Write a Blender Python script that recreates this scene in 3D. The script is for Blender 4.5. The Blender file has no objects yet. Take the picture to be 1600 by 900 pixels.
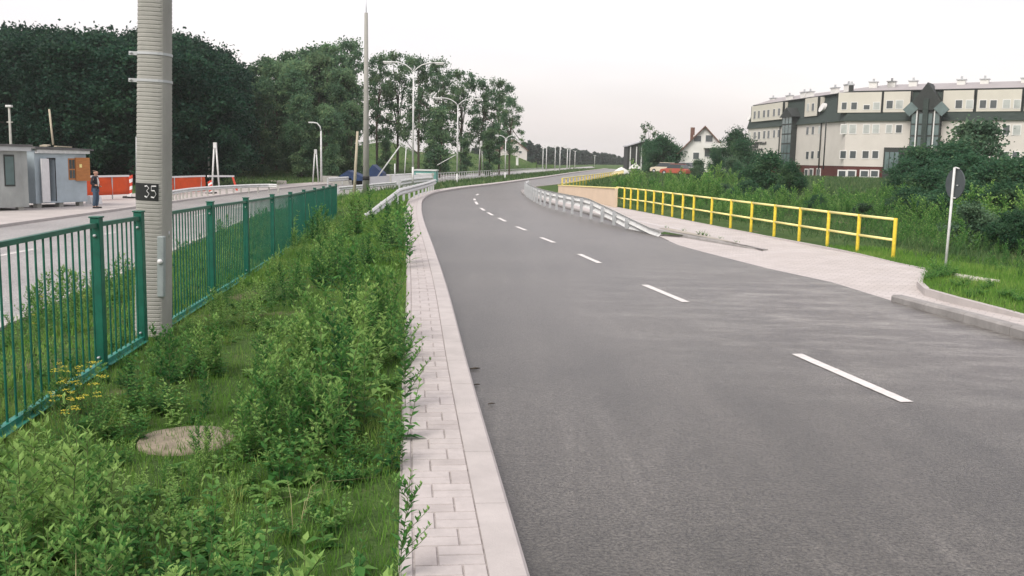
import bpy, bmesh, math, random
import numpy as np
from mathutils import Vector, Matrix
from mathutils.geometry import delaunay_2d_cdt, tessellate_polygon

random.seed(7); RNG = np.random.default_rng(7)
S = bpy.context.scene
COL = S.collection
R = math.radians

# ------------------------------------------------------------------ camera
F = 1500.0; CZ = 2.0; PITCH = R(7.67); ROLL = R(1.2)
cf = Vector((0, math.cos(PITCH), -math.sin(PITCH)))
r0 = Vector((1, 0, 0)); u0 = Vector((0, math.sin(PITCH), math.cos(PITCH)))
cr = r0*math.cos(ROLL) + u0*math.sin(ROLL)
cu = u0*math.cos(ROLL) - r0*math.sin(ROLL)
cam = bpy.data.cameras.new('camera'); camo = bpy.data.objects.new('camera', cam); COL.objects.link(camo)
cam.sensor_width = 36; cam.lens = 36*F/1600; cam.clip_start = 0.1; cam.clip_end = 6000
M3 = Matrix((cr, cu, -cf)).transposed()
camo.matrix_world = Matrix.Translation((0, 0, CZ)) @ M3.to_4x4()
S.camera = camo

# ------------------------------------------------------------------ world, sun, exposure
SUN_EL, SUN_AZ = R(48), R(215)      # azimuth clockwise from +Y
W = bpy.data.worlds.new('World'); S.world = W; W.use_nodes = True
nt = W.node_tree; nt.nodes.clear()
out = nt.nodes.new('ShaderNodeOutputWorld')
sky = nt.nodes.new('ShaderNodeTexSky'); sky.sky_type = 'NISHITA'; sky.sun_disc = False
sky.sun_elevation = SUN_EL; sky.sun_rotation = SUN_AZ; sky.dust_density = 4.0; sky.air_density = 1.0
b1 = nt.nodes.new('ShaderNodeBackground'); b1.inputs[1].default_value = 0.05
nt.links.new(sky.outputs[0], b1.inputs[0])
tc = nt.nodes.new('ShaderNodeTexCoord'); mp = nt.nodes.new('ShaderNodeMapping'); mp.inputs['Scale'].default_value = (1, 1, 4)
nz = nt.nodes.new('ShaderNodeTexNoise'); nz.inputs['Scale'].default_value = 2.2; nz.inputs['Detail'].default_value = 5
rp = nt.nodes.new('ShaderNodeValToRGB')
rp.color_ramp.elements[0].position = 0.3; rp.color_ramp.elements[0].color = (0.74, 0.67, 0.665, 1)
rp.color_ramp.elements[1].position = 0.72; rp.color_ramp.elements[1].color = (0.95, 0.86, 0.83, 1)
nt.links.new(tc.outputs['Generated'], mp.inputs[0]); nt.links.new(mp.outputs[0], nz.inputs[0]); nt.links.new(nz.outputs[0], rp.inputs[0])
b2 = nt.nodes.new('ShaderNodeBackground'); b2.inputs[1].default_value = 0.67
nt.links.new(rp.outputs[0], b2.inputs[0])
ad = nt.nodes.new('ShaderNodeAddShader'); nt.links.new(b1.outputs[0], ad.inputs[0]); nt.links.new(b2.outputs[0], ad.inputs[1])
nt.links.new(ad.outputs[0], out.inputs[0])
sl = bpy.data.lights.new('sun', 'SUN'); sl.energy = 1.5; sl.angle = R(25); sl.color = (1.0, 0.96, 0.90)
so = bpy.data.objects.new('sun', sl); COL.objects.link(so)
sd = Vector((math.sin(SUN_AZ)*math.cos(SUN_EL), math.cos(SUN_AZ)*math.cos(SUN_EL), math.sin(SUN_EL)))
so.rotation_euler = sd.to_track_quat('Z', 'Y').to_euler()
S.view_settings.view_transform = 'Standard'; S.view_settings.look = 'None'
S.view_settings.exposure = 0.62; S.view_settings.gamma = 1
S.render.engine = 'CYCLES'
S.cycles.use_denoising = True
S.cycles.max_bounces = 6; S.cycles.diffuse_bounces = 3; S.cycles.transparent_max_bounces = 4

# ------------------------------------------------------------------ pixel helpers: photo pixel -> place in the world
def ray(px, py):
    return cf + cr*((px-800)/F) + cu*((450-py)/F)
def G(px, py, z=0.0):
    d = ray(px, py); t = (z-CZ)/d.z
    return Vector((d.x*t, d.y*t, z))
def PD(px, py, Y):
    d = ray(px, py); t = Y/d.y
    return Vector((d.x*t, Y, CZ+d.z*t))
def zl(Y):
    t = min(1, max(0, (Y-60)/70)); return -0.65+0.53*t
def GL(px, py):
    z = -0.65
    for _ in range(12):
        p = G(px, py, z); z = 0.5*z+0.5*zl(p.y)
    return Vector((p.x, p.y, zl(p.y)))
def catmull(P, step=0.5):
    P = [Vector(p) for p in P]; Q = [P[0]*2-P[1]]+P+[P[-1]*2-P[-2]]; o = []
    for i in range(1, len(Q)-2):
        n = max(1, int((Q[i+1]-Q[i]).length/step))
        d0 = max((Q[i]-Q[i-1]).length, .01)**.5; d1 = max((Q[i+1]-Q[i]).length, .01)**.5; d2 = max((Q[i+2]-Q[i+1]).length, .01)**.5
        m1 = (Q[i+1]-Q[i]) + ((Q[i]-Q[i-1])/d0 - (Q[i+1]-Q[i-1])/(d0+d1))*d1
        m2 = (Q[i+1]-Q[i]) + ((Q[i+2]-Q[i+1])/d2 - (Q[i+2]-Q[i])/(d1+d2))*d1
        for k in range(n):
            t = k/n
            o.append(Q[i]*(2*t**3-3*t*t+1)+m1*(t**3-2*t*t+t)+Q[i+1]*(-2*t**3+3*t*t)+m2*(t**3-t*t))
    o.append(P[-1]); return o
def norms(P):
    o = []
    for i in range(len(P)):
        a = P[max(0, i-1)]; b = P[min(len(P)-1, i+1)]; d = (b-a); d.z = 0; d.normalize()
        o.append(Vector((-d.y, d.x, 0)))
    return o
def offset(P, w):
    return [p+n*w for p, n in zip(P, norms(P))]
def resample(P, step, jit=0):
    L = [0]
    for a, b in zip(P, P[1:]): L.append(L[-1]+(b-a).length)
    o = []; s = 0; i = 0
    while s <= L[-1]:
        while i < len(L)-2 and L[i+1] < s: i += 1
        t = (s-L[i])/max(1e-6, L[i+1]-L[i]); o.append(P[i].lerp(P[i+1], t)); s += step
    return o

# ------------------------------------------------------------------ materials
MATS = {}
def nmat(name):
    m = bpy.data.materials.new(name); m.use_nodes = True; MATS[name] = m
    return m, m.node_tree, m.node_tree.nodes['Principled BSDF']
def pmat(name, col, rough=0.7, var=0.15, scale=6.0, bump=0.0, metal=0.0, spec=0.4, bscale=None, coords='Object', stretch=(1, 1, 1)):
    m, t, b = nmat(name)
    tc = t.nodes.new('ShaderNodeTexCoord'); mp = t.nodes.new('ShaderNodeMapping'); mp.inputs['Scale'].default_value = stretch
    t.links.new(tc.outputs[coords], mp.inputs[0])
    n = t.nodes.new('ShaderNodeTexNoise'); n.inputs['Scale'].default_value = scale; n.inputs['Detail'].default_value = 6; n.inputs['Roughness'].default_value = .65
    t.links.new(mp.outputs[0], n.inputs['Vector'])
    r = t.nodes.new('ShaderNodeValToRGB'); c = Vector(col)
    r.color_ramp.elements[0].position = .3; r.color_ramp.elements[0].color = (*(c*(1-var)), 1)
    r.color_ramp.elements[1].position = .7; r.color_ramp.elements[1].color = (*(c*(1+var)), 1)
    t.links.new(n.outputs[0], r.inputs[0]); t.links.new(r.outputs[0], b.inputs['Base Color'])
    b.inputs['Roughness'].default_value = rough; b.inputs['Metallic'].default_value = metal
    b.inputs['Specular IOR Level'].default_value = spec
    if bump:
        n2 = t.nodes.new('ShaderNodeTexNoise'); n2.inputs['Scale'].default_value = bscale or scale*8; n2.inputs['Detail'].default_value = 4
        t.links.new(tc.outputs[coords], n2.inputs['Vector'])
        bp = t.nodes.new('ShaderNodeBump'); bp.inputs['Strength'].default_value = bump; bp.inputs['Distance'].default_value = .01
        t.links.new(n2.outputs[0], bp.inputs['Height']); t.links.new(bp.outputs[0], b.inputs['Normal'])
    return m

def mix(t, fac, a, b, mode='MIX'):
    n = t.nodes.new('ShaderNodeMix'); n.data_type = 'RGBA'; n.blend_type = mode
    for s, v in ((0, fac), (6, a), (7, b)):
        if isinstance(v, (int, float)): n.inputs[s].default_value = v
        elif isinstance(v, tuple): n.inputs[s].default_value = (*v, 1) if len(v) == 3 else v
        else: t.links.new(v, n.inputs[s])
    return n.outputs[2]
def noise(t, vec, scale, detail=4, rough=.6, lo=.3, hi=.7):
    n = t.nodes.new('ShaderNodeTexNoise'); n.inputs['Scale'].default_value = scale; n.inputs['Detail'].default_value = detail; n.inputs['Roughness'].default_value = rough
    t.links.new(vec, n.inputs['Vector'])
    mr = t.nodes.new('ShaderNodeMapRange'); mr.inputs['From Min'].default_value = lo; mr.inputs['From Max'].default_value = hi; mr.clamp = True
    t.links.new(n.outputs[0], mr.inputs[0]); return mr.outputs[0]

# asphalt
def asphalt(name, dark, light):
    m, t, b = nmat(name)
    tc = t.nodes.new('ShaderNodeTexCoord'); v = tc.outputs['Object']
    mp = t.nodes.new('ShaderNodeMapping'); mp.inputs['Scale'].default_value = (1.5, .16, 1); mp.inputs['Rotation'].default_value = (0, 0, R(6)); t.links.new(v, mp.inputs[0])
    streak = noise(t, mp.outputs[0], .9, 5, .6, .35, .7)
    patch = noise(t, v, .23, 4, .6, .38, .66)
    base = mix(t, streak, dark, light)
    base = mix(t, patch, base, tuple(min(1, x*1.10) for x in light))
    # dried white salts with shapes of their own
    st = noise(t, mp.outputs[0], 3.2, 9, .8, .50, .68); st2 = noise(t, v, .22, 3, .5, .47, .62)
    mu = t.nodes.new('ShaderNodeMath'); mu.operation = 'MULTIPLY'; t.links.new(st, mu.inputs[0]); t.links.new(st2, mu.inputs[1])
    base = mix(t, mu.outputs[0], base, (.10, .095, .088))
    # a dusty area at the mouth of the bay, where gravel gets carried on to the road
    dn = t.nodes.new('ShaderNodeMapping'); dn.inputs['Location'].default_value = (-5.2*.20, -14.5*.12, 0); dn.inputs['Scale'].default_value = (.20, .12, 1); t.links.new(v, dn.inputs[0])
    ln = t.nodes.new('ShaderNodeVectorMath'); ln.operation = 'LENGTH'; t.links.new(dn.outputs[0], ln.inputs[0])
    mk = t.nodes.new('ShaderNodeMapRange'); mk.inputs['From Min'].default_value = 1.0; mk.inputs['From Max'].default_value = .3; t.links.new(ln.outputs['Value'], mk.inputs[0])
    m3 = t.nodes.new('ShaderNodeMapping'); m3.inputs['Scale'].default_value = (.5, 1.3, 1); m3.inputs['Rotation'].default_value = (0, 0, R(25)); t.links.new(v, m3.inputs[0])
    dust = noise(t, m3.outputs[0], 1.6, 9, .8, .46, .66)
    m4 = t.nodes.new('ShaderNodeMath'); m4.operation = 'MULTIPLY'; t.links.new(mk.outputs[0], m4.inputs[0]); t.links.new(dust, m4.inputs[1])
    base = mix(t, m4.outputs[0], base, (.19, .185, .175))
    gr = noise(t, v, 11, 4, .75, .3, .7); base = mix(t, gr, mix(t, 1.0, base, (.72, .72, .71), 'MULTIPLY'), mix(t, 1.0, base, (1.3, 1.3, 1.28), 'MULTIPLY'))
    sp = noise(t, v, 42, 4, .8, .38, .62); sp2 = noise(t, v, 130, 2, .6, .34, .66)
    base = mix(t, sp, mix(t, 1.0, base, (.30, .30, .31), 'MULTIPLY'), mix(t, 1.0, base, (2.1, 2.08, 2.0), 'MULTIPLY'))
    base = mix(t, sp2, mix(t, 1.0, base, (.7, .7, .7), 'MULTIPLY'), mix(t, 1.0, base, (1.3, 1.3, 1.3), 'MULTIPLY'))
    t.links.new(base, b.inputs['Base Color']); b.inputs['Sheen Weight'].default_value = .42; b.inputs['Sheen Roughness'].default_value = .19; b.inputs['Sheen Tint'].default_value = (.95, .88, .86, 1); b.inputs['Roughness'].default_value = .36; b.inputs['Specular IOR Level'].default_value = .5
    bp = t.nodes.new('ShaderNodeBump'); bp.inputs['Strength'].default_value = .45; bp.inputs['Distance'].default_value = .005
    t.links.new(sp, bp.inputs['Height']); t.links.new(bp.outputs[0], b.inputs['Normal'])
    return m
asphalt('asphalt', (.026, .026, .023), (.056, .053, .048))
asphalt('asphalt_left', (.17, .165, .165), (.25, .245, .245))
pmat('paving_left', (.42, .39, .37), .85, .12, .8, .3, bscale=40)
def paved(name, c, rot):
    m, t, b = nmat(name); tc = t.nodes.new('ShaderNodeTexCoord'); mp = t.nodes.new('ShaderNodeMapping'); mp.inputs['Rotation'].default_value = (0, 0, rot); t.links.new(tc.outputs['Object'], mp.inputs[0])
    br = t.nodes.new('ShaderNodeTexBrick'); br.inputs['Scale'].default_value = 1; br.inputs['Brick Width'].default_value = .24; br.inputs['Row Height'].default_value = .12; br.inputs['Mortar Size'].default_value = .005
    c = Vector(c); br.inputs['Color1'].default_value = (*(c*1.05), 1); br.inputs['Color2'].default_value = (*(c*.93), 1); br.inputs['Mortar'].default_value = (*(c*.6), 1)
    t.links.new(mp.outputs[0], br.inputs['Vector'])
    col = mix(t, noise(t, tc.outputs['Object'], .8, 6, .7), mix(t, 1.0, br.outputs['Color'], (.86, .85, .83), 'MULTIPLY'), br.outputs['Color'])
    t.links.new(col, b.inputs['Base Color']); b.inputs['Roughness'].default_value = .85; b.inputs['Specular IOR Level'].default_value = .3
paved('paving', (.51, .475, .458), R(32))
pmat('kerb', (.43, .40, .385), .85, .10, 3, .4, bscale=80)
pmat('kerb_dark', (.27, .26, .25), .85, .22, 3, .4, bscale=60)
pmat('joint', (.36, .33, .315), .95, .3, 20)
pmat('brick_light', (.44, .405, .392), .85, .10, 9, .35, bscale=90)
pmat('brick_mid', (.40, .365, .352), .85, .10, 9, .35, bscale=90)
pmat('line_paint', (.62, .60, .58), .7, .10, 12)
pmat('soil', (.36, .33, .28), .95, .3, 5, .6, bscale=30)
pmat('concrete', (.36, .36, .33), .9, .14, 3, .3, bscale=60)
pmat('concrete_pale', (.52, .49, .44), .9, .12, 2, .3, bscale=40)
pmat('pole_concrete', (.30, .30, .275), .9, .12, 4, .3, bscale=70, stretch=(1, 1, .5))
pmat('galv', (.45, .47, .48), .45, .10, 5, metal=.35)
pmat('galv_pale', (.60, .61, .60), .6, .16, 5, metal=.1)
pmat('green_paint', (.003, .095, .060), .45, .28, 7)
pmat('green_rail', (.025, .20, .155), .45, .25, 14)
pmat('yellow_paint', (.70, .53, .045), .5, .2, 9)
pmat('yellow_pale', (.84, .74, .30), .45, .08, 8)
pmat('black_paint', (.012, .014, .014), .6, .3, 20)
pmat('white_paint', (.72, .72, .72), .6, .06, 6)
pmat('zinc_door', (.27, .31, .31), .5, .12, 5, metal=.1)
pmat('shed_wall', (.38, .45, .49), .75, .14, 1.2)
pmat('shed_wall_old', (.30, .32, .31), .8, .28, 1.0, stretch=(1, 1, .4))
pmat('roof_felt', (.12, .12, .12), .9, .3, 3)
pmat('dark_inside', (.012, .013, .014), .9, .2, 3)
pmat('varnished_wood', (.42, .17, .05), .55, .2, 3, stretch=(1, 1, 6))
pmat('old_wood', (.40, .36, .27), .85, .2, 4, stretch=(4, 4, .5))
pmat('orange_fabric', (.62, .075, .012), .8, .12, 2)
pmat('red_stripe', (.55, .06, .03), .6, .1, 3)
pmat('blue_tarp', (.012, .035, .10), .55, .3, 2)
pmat('teal_metal', (.12, .30, .27), .6, .15, 2)
pmat('grey_panel', (.42, .43, .45), .7, .1, 1)
pmat('facade', (.58, .555, .51), .85, .05, .6)
pmat('facade_panel', (.58, .56, .49), .85, .05, .6)
pmat('mansard', (.034, .05, .044), .8, .22, 1.2, stretch=(1, 1, 8))
pmat('roof_grey', (.32, .30, .30), .6, .08, .8)
pmat('basement_brick', (.09, .022, .018), .8, .25, 6)
pmat('trim_dark', (.03, .035, .033), .7, .2, 4)
pmat('roof_brown', (.15, .085, .065), .85, .25, 3)
pmat('house_white', (.66, .66, .63), .85, .05, 1)
pmat('house_pink', (.62, .58, .56), .85, .05, 1)
pmat('window_frame', (.68, .68, .66), .6, .05, 3)
pmat('skin', (.45, .26, .19), .6, .05, 10)
pmat('cloth_dark', (.02, .021, .028), .9, .2, 20)
pmat('cloth_jeans', (.05, .085, .13), .9, .2, 20)
pmat('cloth_white', (.62, .60, .58), .9, .08, 20)
pmat('hair', (.10, .065, .045), .9, .3, 40)
pmat('rubber', (.015, .015, .015), .8, .2, 10)
pmat('car_cream', (.62, .55, .42), .3, .03, 2)
pmat('car_red', (.40, .10, .07), .3, .05, 2)
pmat('car_white', (.65, .65, .66), .3, .03, 2)
pmat('bark', (.075, .062, .048), .95, .35, 3, .6, bscale=12, stretch=(3, 3, .6))
pmat('stem', (.10, .14, .045), .8, .3, 20)
pmat('straw', (.30, .27, .14), .9, .2, 20)
pmat('petal', (.75, .62, .05), .7, .1, 20)
pmat('petal_white', (.70, .68, .60), .7, .1, 20)
def glass(name, col, rough=.12):
    m = pmat(name, col, rough, .25, .7, spec=.6); return m
glass('window_glass', (.07, .085, .09)); glass('blind_glass', (.42, .45, .43), .3); glass('stair_glass', (.10, .15, .15))
glass('car_glass', (.03, .04, .04))

def leaf_mat(name, a, b, c, trans=.35, rough=.55):
    m, t, bs = nmat(name)
    at = t.nodes.new('ShaderNodeAttribute'); at.attribute_name = 'tint'
    r = t.nodes.new('ShaderNodeValToRGB'); e = r.color_ramp.elements
    e[0].position = 0; e[0].color = (*a, 1); e[1].position = 1; e[1].color = (*c, 1); k = e.new(.5); k.color = (*b, 1)
    t.links.new(at.outputs['Fac'], r.inputs[0])
    oi = t.nodes.new('ShaderNodeObjectInfo')
    hs = t.nodes.new('ShaderNodeHueSaturation'); t.links.new(r.outputs[0], hs.inputs['Color'])
    mr = t.nodes.new('ShaderNodeMapRange'); mr.inputs['To Min'].default_value = .82; mr.inputs['To Max'].default_value = 1.2
    t.links.new(oi.outputs['Random'], mr.inputs[0]); t.links.new(mr.outputs[0], hs.inputs['Value'])
    t.links.new(hs.outputs[0], bs.inputs['Base Color']); bs.inputs['Roughness'].default_value = rough; bs.inputs['Specular IOR Level'].default_value = .12
    tr = t.nodes.new('ShaderNodeBsdfTranslucent'); t.links.new(hs.outputs[0], tr.inputs[0])
    ms = t.nodes.new('ShaderNodeMixShader'); ms.inputs[0].default_value = trans
    t.links.new(bs.outputs[0], ms.inputs[1]); t.links.new(tr.outputs[0], ms.inputs[2])
    t.links.new(ms.outputs[0], t.nodes['Material Output'].inputs[0])
    return m
leaf_mat('weed_leaf', (.026, .108, .032), (.082, .240, .056), (.29, .46, .13), .45, .55)
leaf_mat('grass_leaf', (.07, .17, .03), (.14, .28, .05), (.32, .38, .12))
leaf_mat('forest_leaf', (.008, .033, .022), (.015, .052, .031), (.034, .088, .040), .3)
leaf_mat('poplar_leaf', (.065, .135, .082), (.12, .22, .115), (.25, .34, .17), .55)
leaf_mat('bush_leaf', (.028, .085, .048), (.055, .135, .066), (.12, .20, .09), .45)
leaf_mat('willow_leaf', (.05, .10, .06), (.075, .14, .08), (.12, .19, .10), .3)
leaf_mat('far_leaf_hazed', (.03, .055, .05), (.05, .08, .065), (.08, .11, .085), .2)  # paler, bluish leaf colour carries part of the distance haze
leaf_mat('field_leaf', (.045, .105, .04), (.09, .165, .06), (.21, .25, .11), .4)

# ground: grass soil mix
m, t, b = nmat('ground')
tc = t.nodes.new('ShaderNodeTexCoord'); v = tc.outputs['Object']
g1 = mix(t, noise(t, v, .35, 5), (.055, .115, .032), (.12, .18, .055))
g2 = mix(t, noise(t, v, 7, 5, .7), g1, (.045, .085, .025))
g3 = mix(t, noise(t, v, .9, 4, .6, .6, .72), g2, (.20, .17, .11))
t.links.new(g3, b.inputs['Base Color']); b.inputs['Roughness'].default_value = .95; b.inputs['Specular IOR Level'].default_value = .1
bp = t.nodes.new('ShaderNodeBump'); bp.inputs['Strength'].default_value = .8; bp.inputs['Distance'].default_value = .05
t.links.new(noise(t, v, 14, 5), bp.inputs['Height']); t.links.new(bp.outputs[0], b.inputs['Normal'])

# ------------------------------------------------------------------ mesh helpers
class MB:
    def __init__(s): s.v = []; s.f = []; s.m = []; s.sm = []
    def add(s, verts, faces, mi=0, smooth=False):
        n = len(s.v); s.v += [tuple(p) for p in verts]; s.f += [tuple(i+n for i in f) for f in faces]
        s.m += [mi]*len(faces); s.sm += [smooth]*len(faces); return s
    def box(s, x0, x1, y0, y1, z0, z1, mi=0, mat=None):
        p = [Vector((x, y, z)) for z in (z0, z1) for x, y in ((x0, y0), (x1, y0), (x1, y1), (x0, y1))]
        if mat: p = [mat @ q for q in p]
        return s.add(p, [(3, 2, 1, 0), (4, 5, 6, 7), (0, 1, 5, 4), (1, 2, 6, 5), (2, 3, 7, 6), (3, 0, 4, 7)], mi)
    def beam(s, a, b, w, h, mi=0, up=Vector((0, 0, 1))):
        a = Vector(a); b = Vector(b); d = (b-a).normalized()
        if abs(d.dot(up)) > .98: up = Vector((0, 1, 0))
        x = d.cross(up).normalized(); y = x.cross(d).normalized()
        q = [p+x*sx*w/2+y*sy*h/2 for p in (a, b) for sx, sy in ((-1, -1), (1, -1), (1, 1), (-1, 1))]
        return s.add(q, [(3, 2, 1, 0), (4, 5, 6, 7), (0, 1, 5, 4), (1, 2, 6, 5), (2, 3, 7, 6), (3, 0, 4, 7)], mi)
    def tube(s, P, rad, n=8, mi=0, cap=True):
        P = [Vector(p) for p in P]
        if not hasattr(rad, '__len__'): rad = [rad]*len(P)
        vs = []; fs = []; px = None
        for i, p in enumerate(P):
            d = (P[min(i+1, len(P)-1)]-P[max(i-1, 0)]).normalized()
            x = d.orthogonal().normalized() if px is None else (px-d*px.dot(d)).normalized()
            px = x; y = d.cross(x)
            vs += [p+(x*math.cos(2*math.pi*k/n)+y*math.sin(2*math.pi*k/n))*rad[i] for k in range(n)]
        for i in range(len(P)-1):
            for k in range(n): fs.append((i*n+k, i*n+(k+1) % n, (i+1)*n+(k+1) % n, (i+1)*n+k))
        if cap: fs += [tuple(range(n))[::-1], tuple((len(P)-1)*n+k for k in range(n))]
        return s.add(vs, fs, mi, True)
    def prism(s, poly, y0, y1, mi=0, mat=None):   # poly in x,z ; extruded along y
        n = len(poly); vs = [Vector((x, y0, z)) for x, z in poly]+[Vector((x, y1, z)) for x, z in poly]
        if mat: vs = [mat @ q for q in vs]
        return s.add(vs, [tuple(range(n)), tuple(range(2*n-1, n-1, -1))]+[((i+1) % n, i, n+i, n+(i+1) % n) for i in range(n)], mi)
    def quad(s, a, b, c, d, mi=0): return s.add([a, b, c, d], [(0, 1, 2, 3)], mi)
    def build(s, name, mat, parent=None, **kw):
        me = bpy.data.meshes.new(name); me.from_pydata(s.v, [], s.f)
        for mt in ([mat] if isinstance(mat, str) else mat): me.materials.append(MATS[mt])
        me.polygons.foreach_set('material_index', s.m); me.polygons.foreach_set('use_smooth', s.sm)
        me.update(); o = bpy.data.objects.new(name, me); COL.objects.link(o)
        if parent: o.parent = parent
        tag(o, **kw); return o
def tag(o, label=None, cat=None, group=None, kind=None):
    if label: o['label'] = label
    if cat: o['category'] = cat
    if group: o['group'] = group
    if kind: o['kind'] = kind
    return o
def empty(name, loc, label, cat, group=None, rz=0, kind=None):
    o = bpy.data.objects.new(name, None); COL.objects.link(o); o.location = loc; o.rotation_euler = (0, 0, rz)
    o.empty_display_size = .3
    return tag(o, label, cat, group, kind)
def bevel(o, w=.01, seg=2):
    md = o.modifiers.new('bevel', 'BEVEL'); md.width = w; md.segments = seg; md.limit_method = 'ANGLE'
    return o
def copy_tree(o, loc, rz, scale, label=None):
    c = o.copy(); COL.objects.link(c); c.location = loc; c.rotation_euler = (0, 0, rz); c.scale = scale
    if label: c['label'] = label
    for ch in o.children:
        d = ch.copy(); COL.objects.link(d); d.parent = c
        for g in ch.children:
            e = g.copy(); COL.objects.link(e); e.parent = d
    return c

# ------------------------------------------------------------------ region outlines (world)
Lpix = [(830, 900), (782, 740), (735, 580), (700, 450), (678, 385), (663, 345), (659, 325), (663, 309), (681, 300), (720, 293), (780, 286), (850, 276.5), (905, 268.5), (950, 263)]
Lk = [G(x, y, 0) for x, y in Lpix]
d0 = (Lk[0]-Lk[1]).normalized(); Lk = [Lk[0]+d0*8]+Lk
Lk = catmull(Lk, .8)                              # kerb's road edge
Rpix1 = [(1394, 470), (1300, 441), (1200, 419.5), (1100, 394), (1060, 383), (1028, 369)]
Ipix = [(1192, 392), (1100, 377), (1000, 358), (940, 341), (870, 322), (830, 310), (815, 302), (817, 297), (835, 293.5)]
Rpix2 = [(835, 293.5), (872, 289), (900, 284), (930, 279), (952, 275), (970, 271), (985, 267)]
KRpix = [(1394, 470), (1440, 484), (1500, 501.5), (1600, 530), (1760, 580)]
KR = catmull([G(x, y, -.12) for x, y in KRpix]+[Vector((7.4, 4.5, -.12)), Vector((8.4, -4, -.12))], .6)
bayline = [G(x, y, -.12) for x, y in Rpix1]
If = catmull([G(x, y, -.12) for x, y in Ipix], .6)
Rf = catmull([G(x, y, -.12) for x, y in Rpix2], 2)
# where bay line meets the island front
road_right = KR[::-1]+bayline[1:]+[p for p in If if p.y > 27.5][1:]+Rf[1:]
Lroad = [Vector((p.x, p.y, -.12)) for p in Lk]
road_poly = Lroad+road_right[::-1]
strip_in = offset(Lk, .63)
near = [p for p in zip(Lk, strip_in) if p[0].y < 58]
# left road
LNpix = [(0, 520), (130, 460), (262, 400), (400, 340), (460, 323), (528, 308), (598, 299), (650, 291.5), (700, 284.5), (760, 278), (820, 272), (880, 266.5), (930, 262)]
LFpix = [(0, 355), (100, 341), (207, 326), (300, 312.5), (400, 300), (460, 293.5), (530, 287), (600, 281.5), (680, 276), (760, 271), (820, 267), (880, 263.2), (925, 260.2)]
LOpix = [(0, 310), (100, 307), (207, 303), (300, 297), (400, 291), (460, 287), (530, 282.5), (600, 278.5), (680, 274), (760, 269.7), (820, 266), (880, 262.6), (925, 259.8)]
def lline(px, ext):
    P = [GL(x, y) for x, y in px]; return catmull([Vector(ext)]+P, 1.5)
LN = lline(LNpix, (-5.2, -4, -.65)); LF = lline(LFpix, (-14.5, -4, -.65)); LO = lline(LOpix, (-26, -4, -.65))
# right paved area
rail_pix = [(1395, 406), (1339, 396), (1292, 387), (1248, 378.5), (1209, 371), (1083, 346.5), (1008, 331.5), (960, 324)]
RE = [G(x, y, -.02) for x, y in [(1448, 421), (1406, 413), (1342, 397.5), (1297, 388), (1200, 370), (1075, 345.5), (1025, 336), (960, 323.5), (905, 311), (872, 303), (850, 298), (838, 294)]]
EDpix = [(1760, 541), (1600, 495), (1490, 466), (1450, 455), (1437, 445), (1448, 421)]
ED = catmull([Vector((10.4, -4, 0)), Vector((9.0, 4.5, 0))]+[G(x, y, 0) for x, y in EDpix], .5)
KT = offset(KR, -.0); KT = [Vector((p.x, p.y, 0)) for p in KT]
Ib = catmull([G(x, y, -.045) for x, y in [(1192, 389), (1150, 378), (1080, 362), (1030, 353), (960, 338), (900, 322), (865, 309), (848, 300), (836, 294)]], .6)
rp_poly = [Vector((p.x, p.y, -.116)) for p in bayline[::-1]] + KT[1:] + ED + RE[1:] + [Vector((p.x, p.y, -.01)) for p in Ib[::-1]][1:] + [Vector((p.x, p.y, -.116)) for p in If if p.y < 27.5]

def in_poly(pts, poly):
    x = pts[:, 0]; y = pts[:, 1]; inside = np.zeros(len(pts), bool); n = len(poly)
    for i in range(n):
        a = poly[i]; b = poly[(i+1) % n]
        if a[1] == b[1]: continue
        c = ((a[1] > y) != (b[1] > y)) & (x < (b[0]-a[0])*(y-a[1])/(b[1]-a[1])+a[0])
        inside ^= c
    return inside
def poly_mesh(name, P, mat, dz=0, **kw):
    tris = tessellate_polygon([[Vector((p.x, p.y, 0)) for p in P]])
    mb = MB(); mb.add([(p.x, p.y, p.z+dz) for p in P], [])
    for tr in tris:
        a, b_, c = (P[i] for i in tr)
        if (b_.x-a.x)*(c.y-a.y)-(b_.y-a.y)*(c.x-a.x) < 0: tr = tr[::-1]
        mb.f.append(tuple(tr)); mb.m.append(0); mb.sm.append(False)
    return mb.build(name, mat, **kw)
def ribbon(name, A, B, mat, n=200, dz=0, **kw):
    def ev(P, n):
        L = [0]
        for a, b in zip(P, P[1:]): L.append(L[-1]+(b-a).length)
        o = []
        for k in range(n):
            s = L[-1]*k/(n-1); i = min(len(L)-2, int(np.searchsorted(L, s, 'right'))-1)
            t = (s-L[i])/max(1e-6, L[i+1]-L[i]); o.append(P[i].lerp(P[i+1], min(1, t)))
        return o
    a = ev(A, n); b = ev(B, n); mb = MB()
    vs = []
    for p, q in zip(a, b): vs += [(p.x, p.y, p.z+dz), (q.x, q.y, q.z+dz)]
    mb.add(vs, [(2*i+1, 2*i, 2*i+2, 2*i+3) for i in range(n-1)])
    return mb.build(name, mat, **kw)

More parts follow.
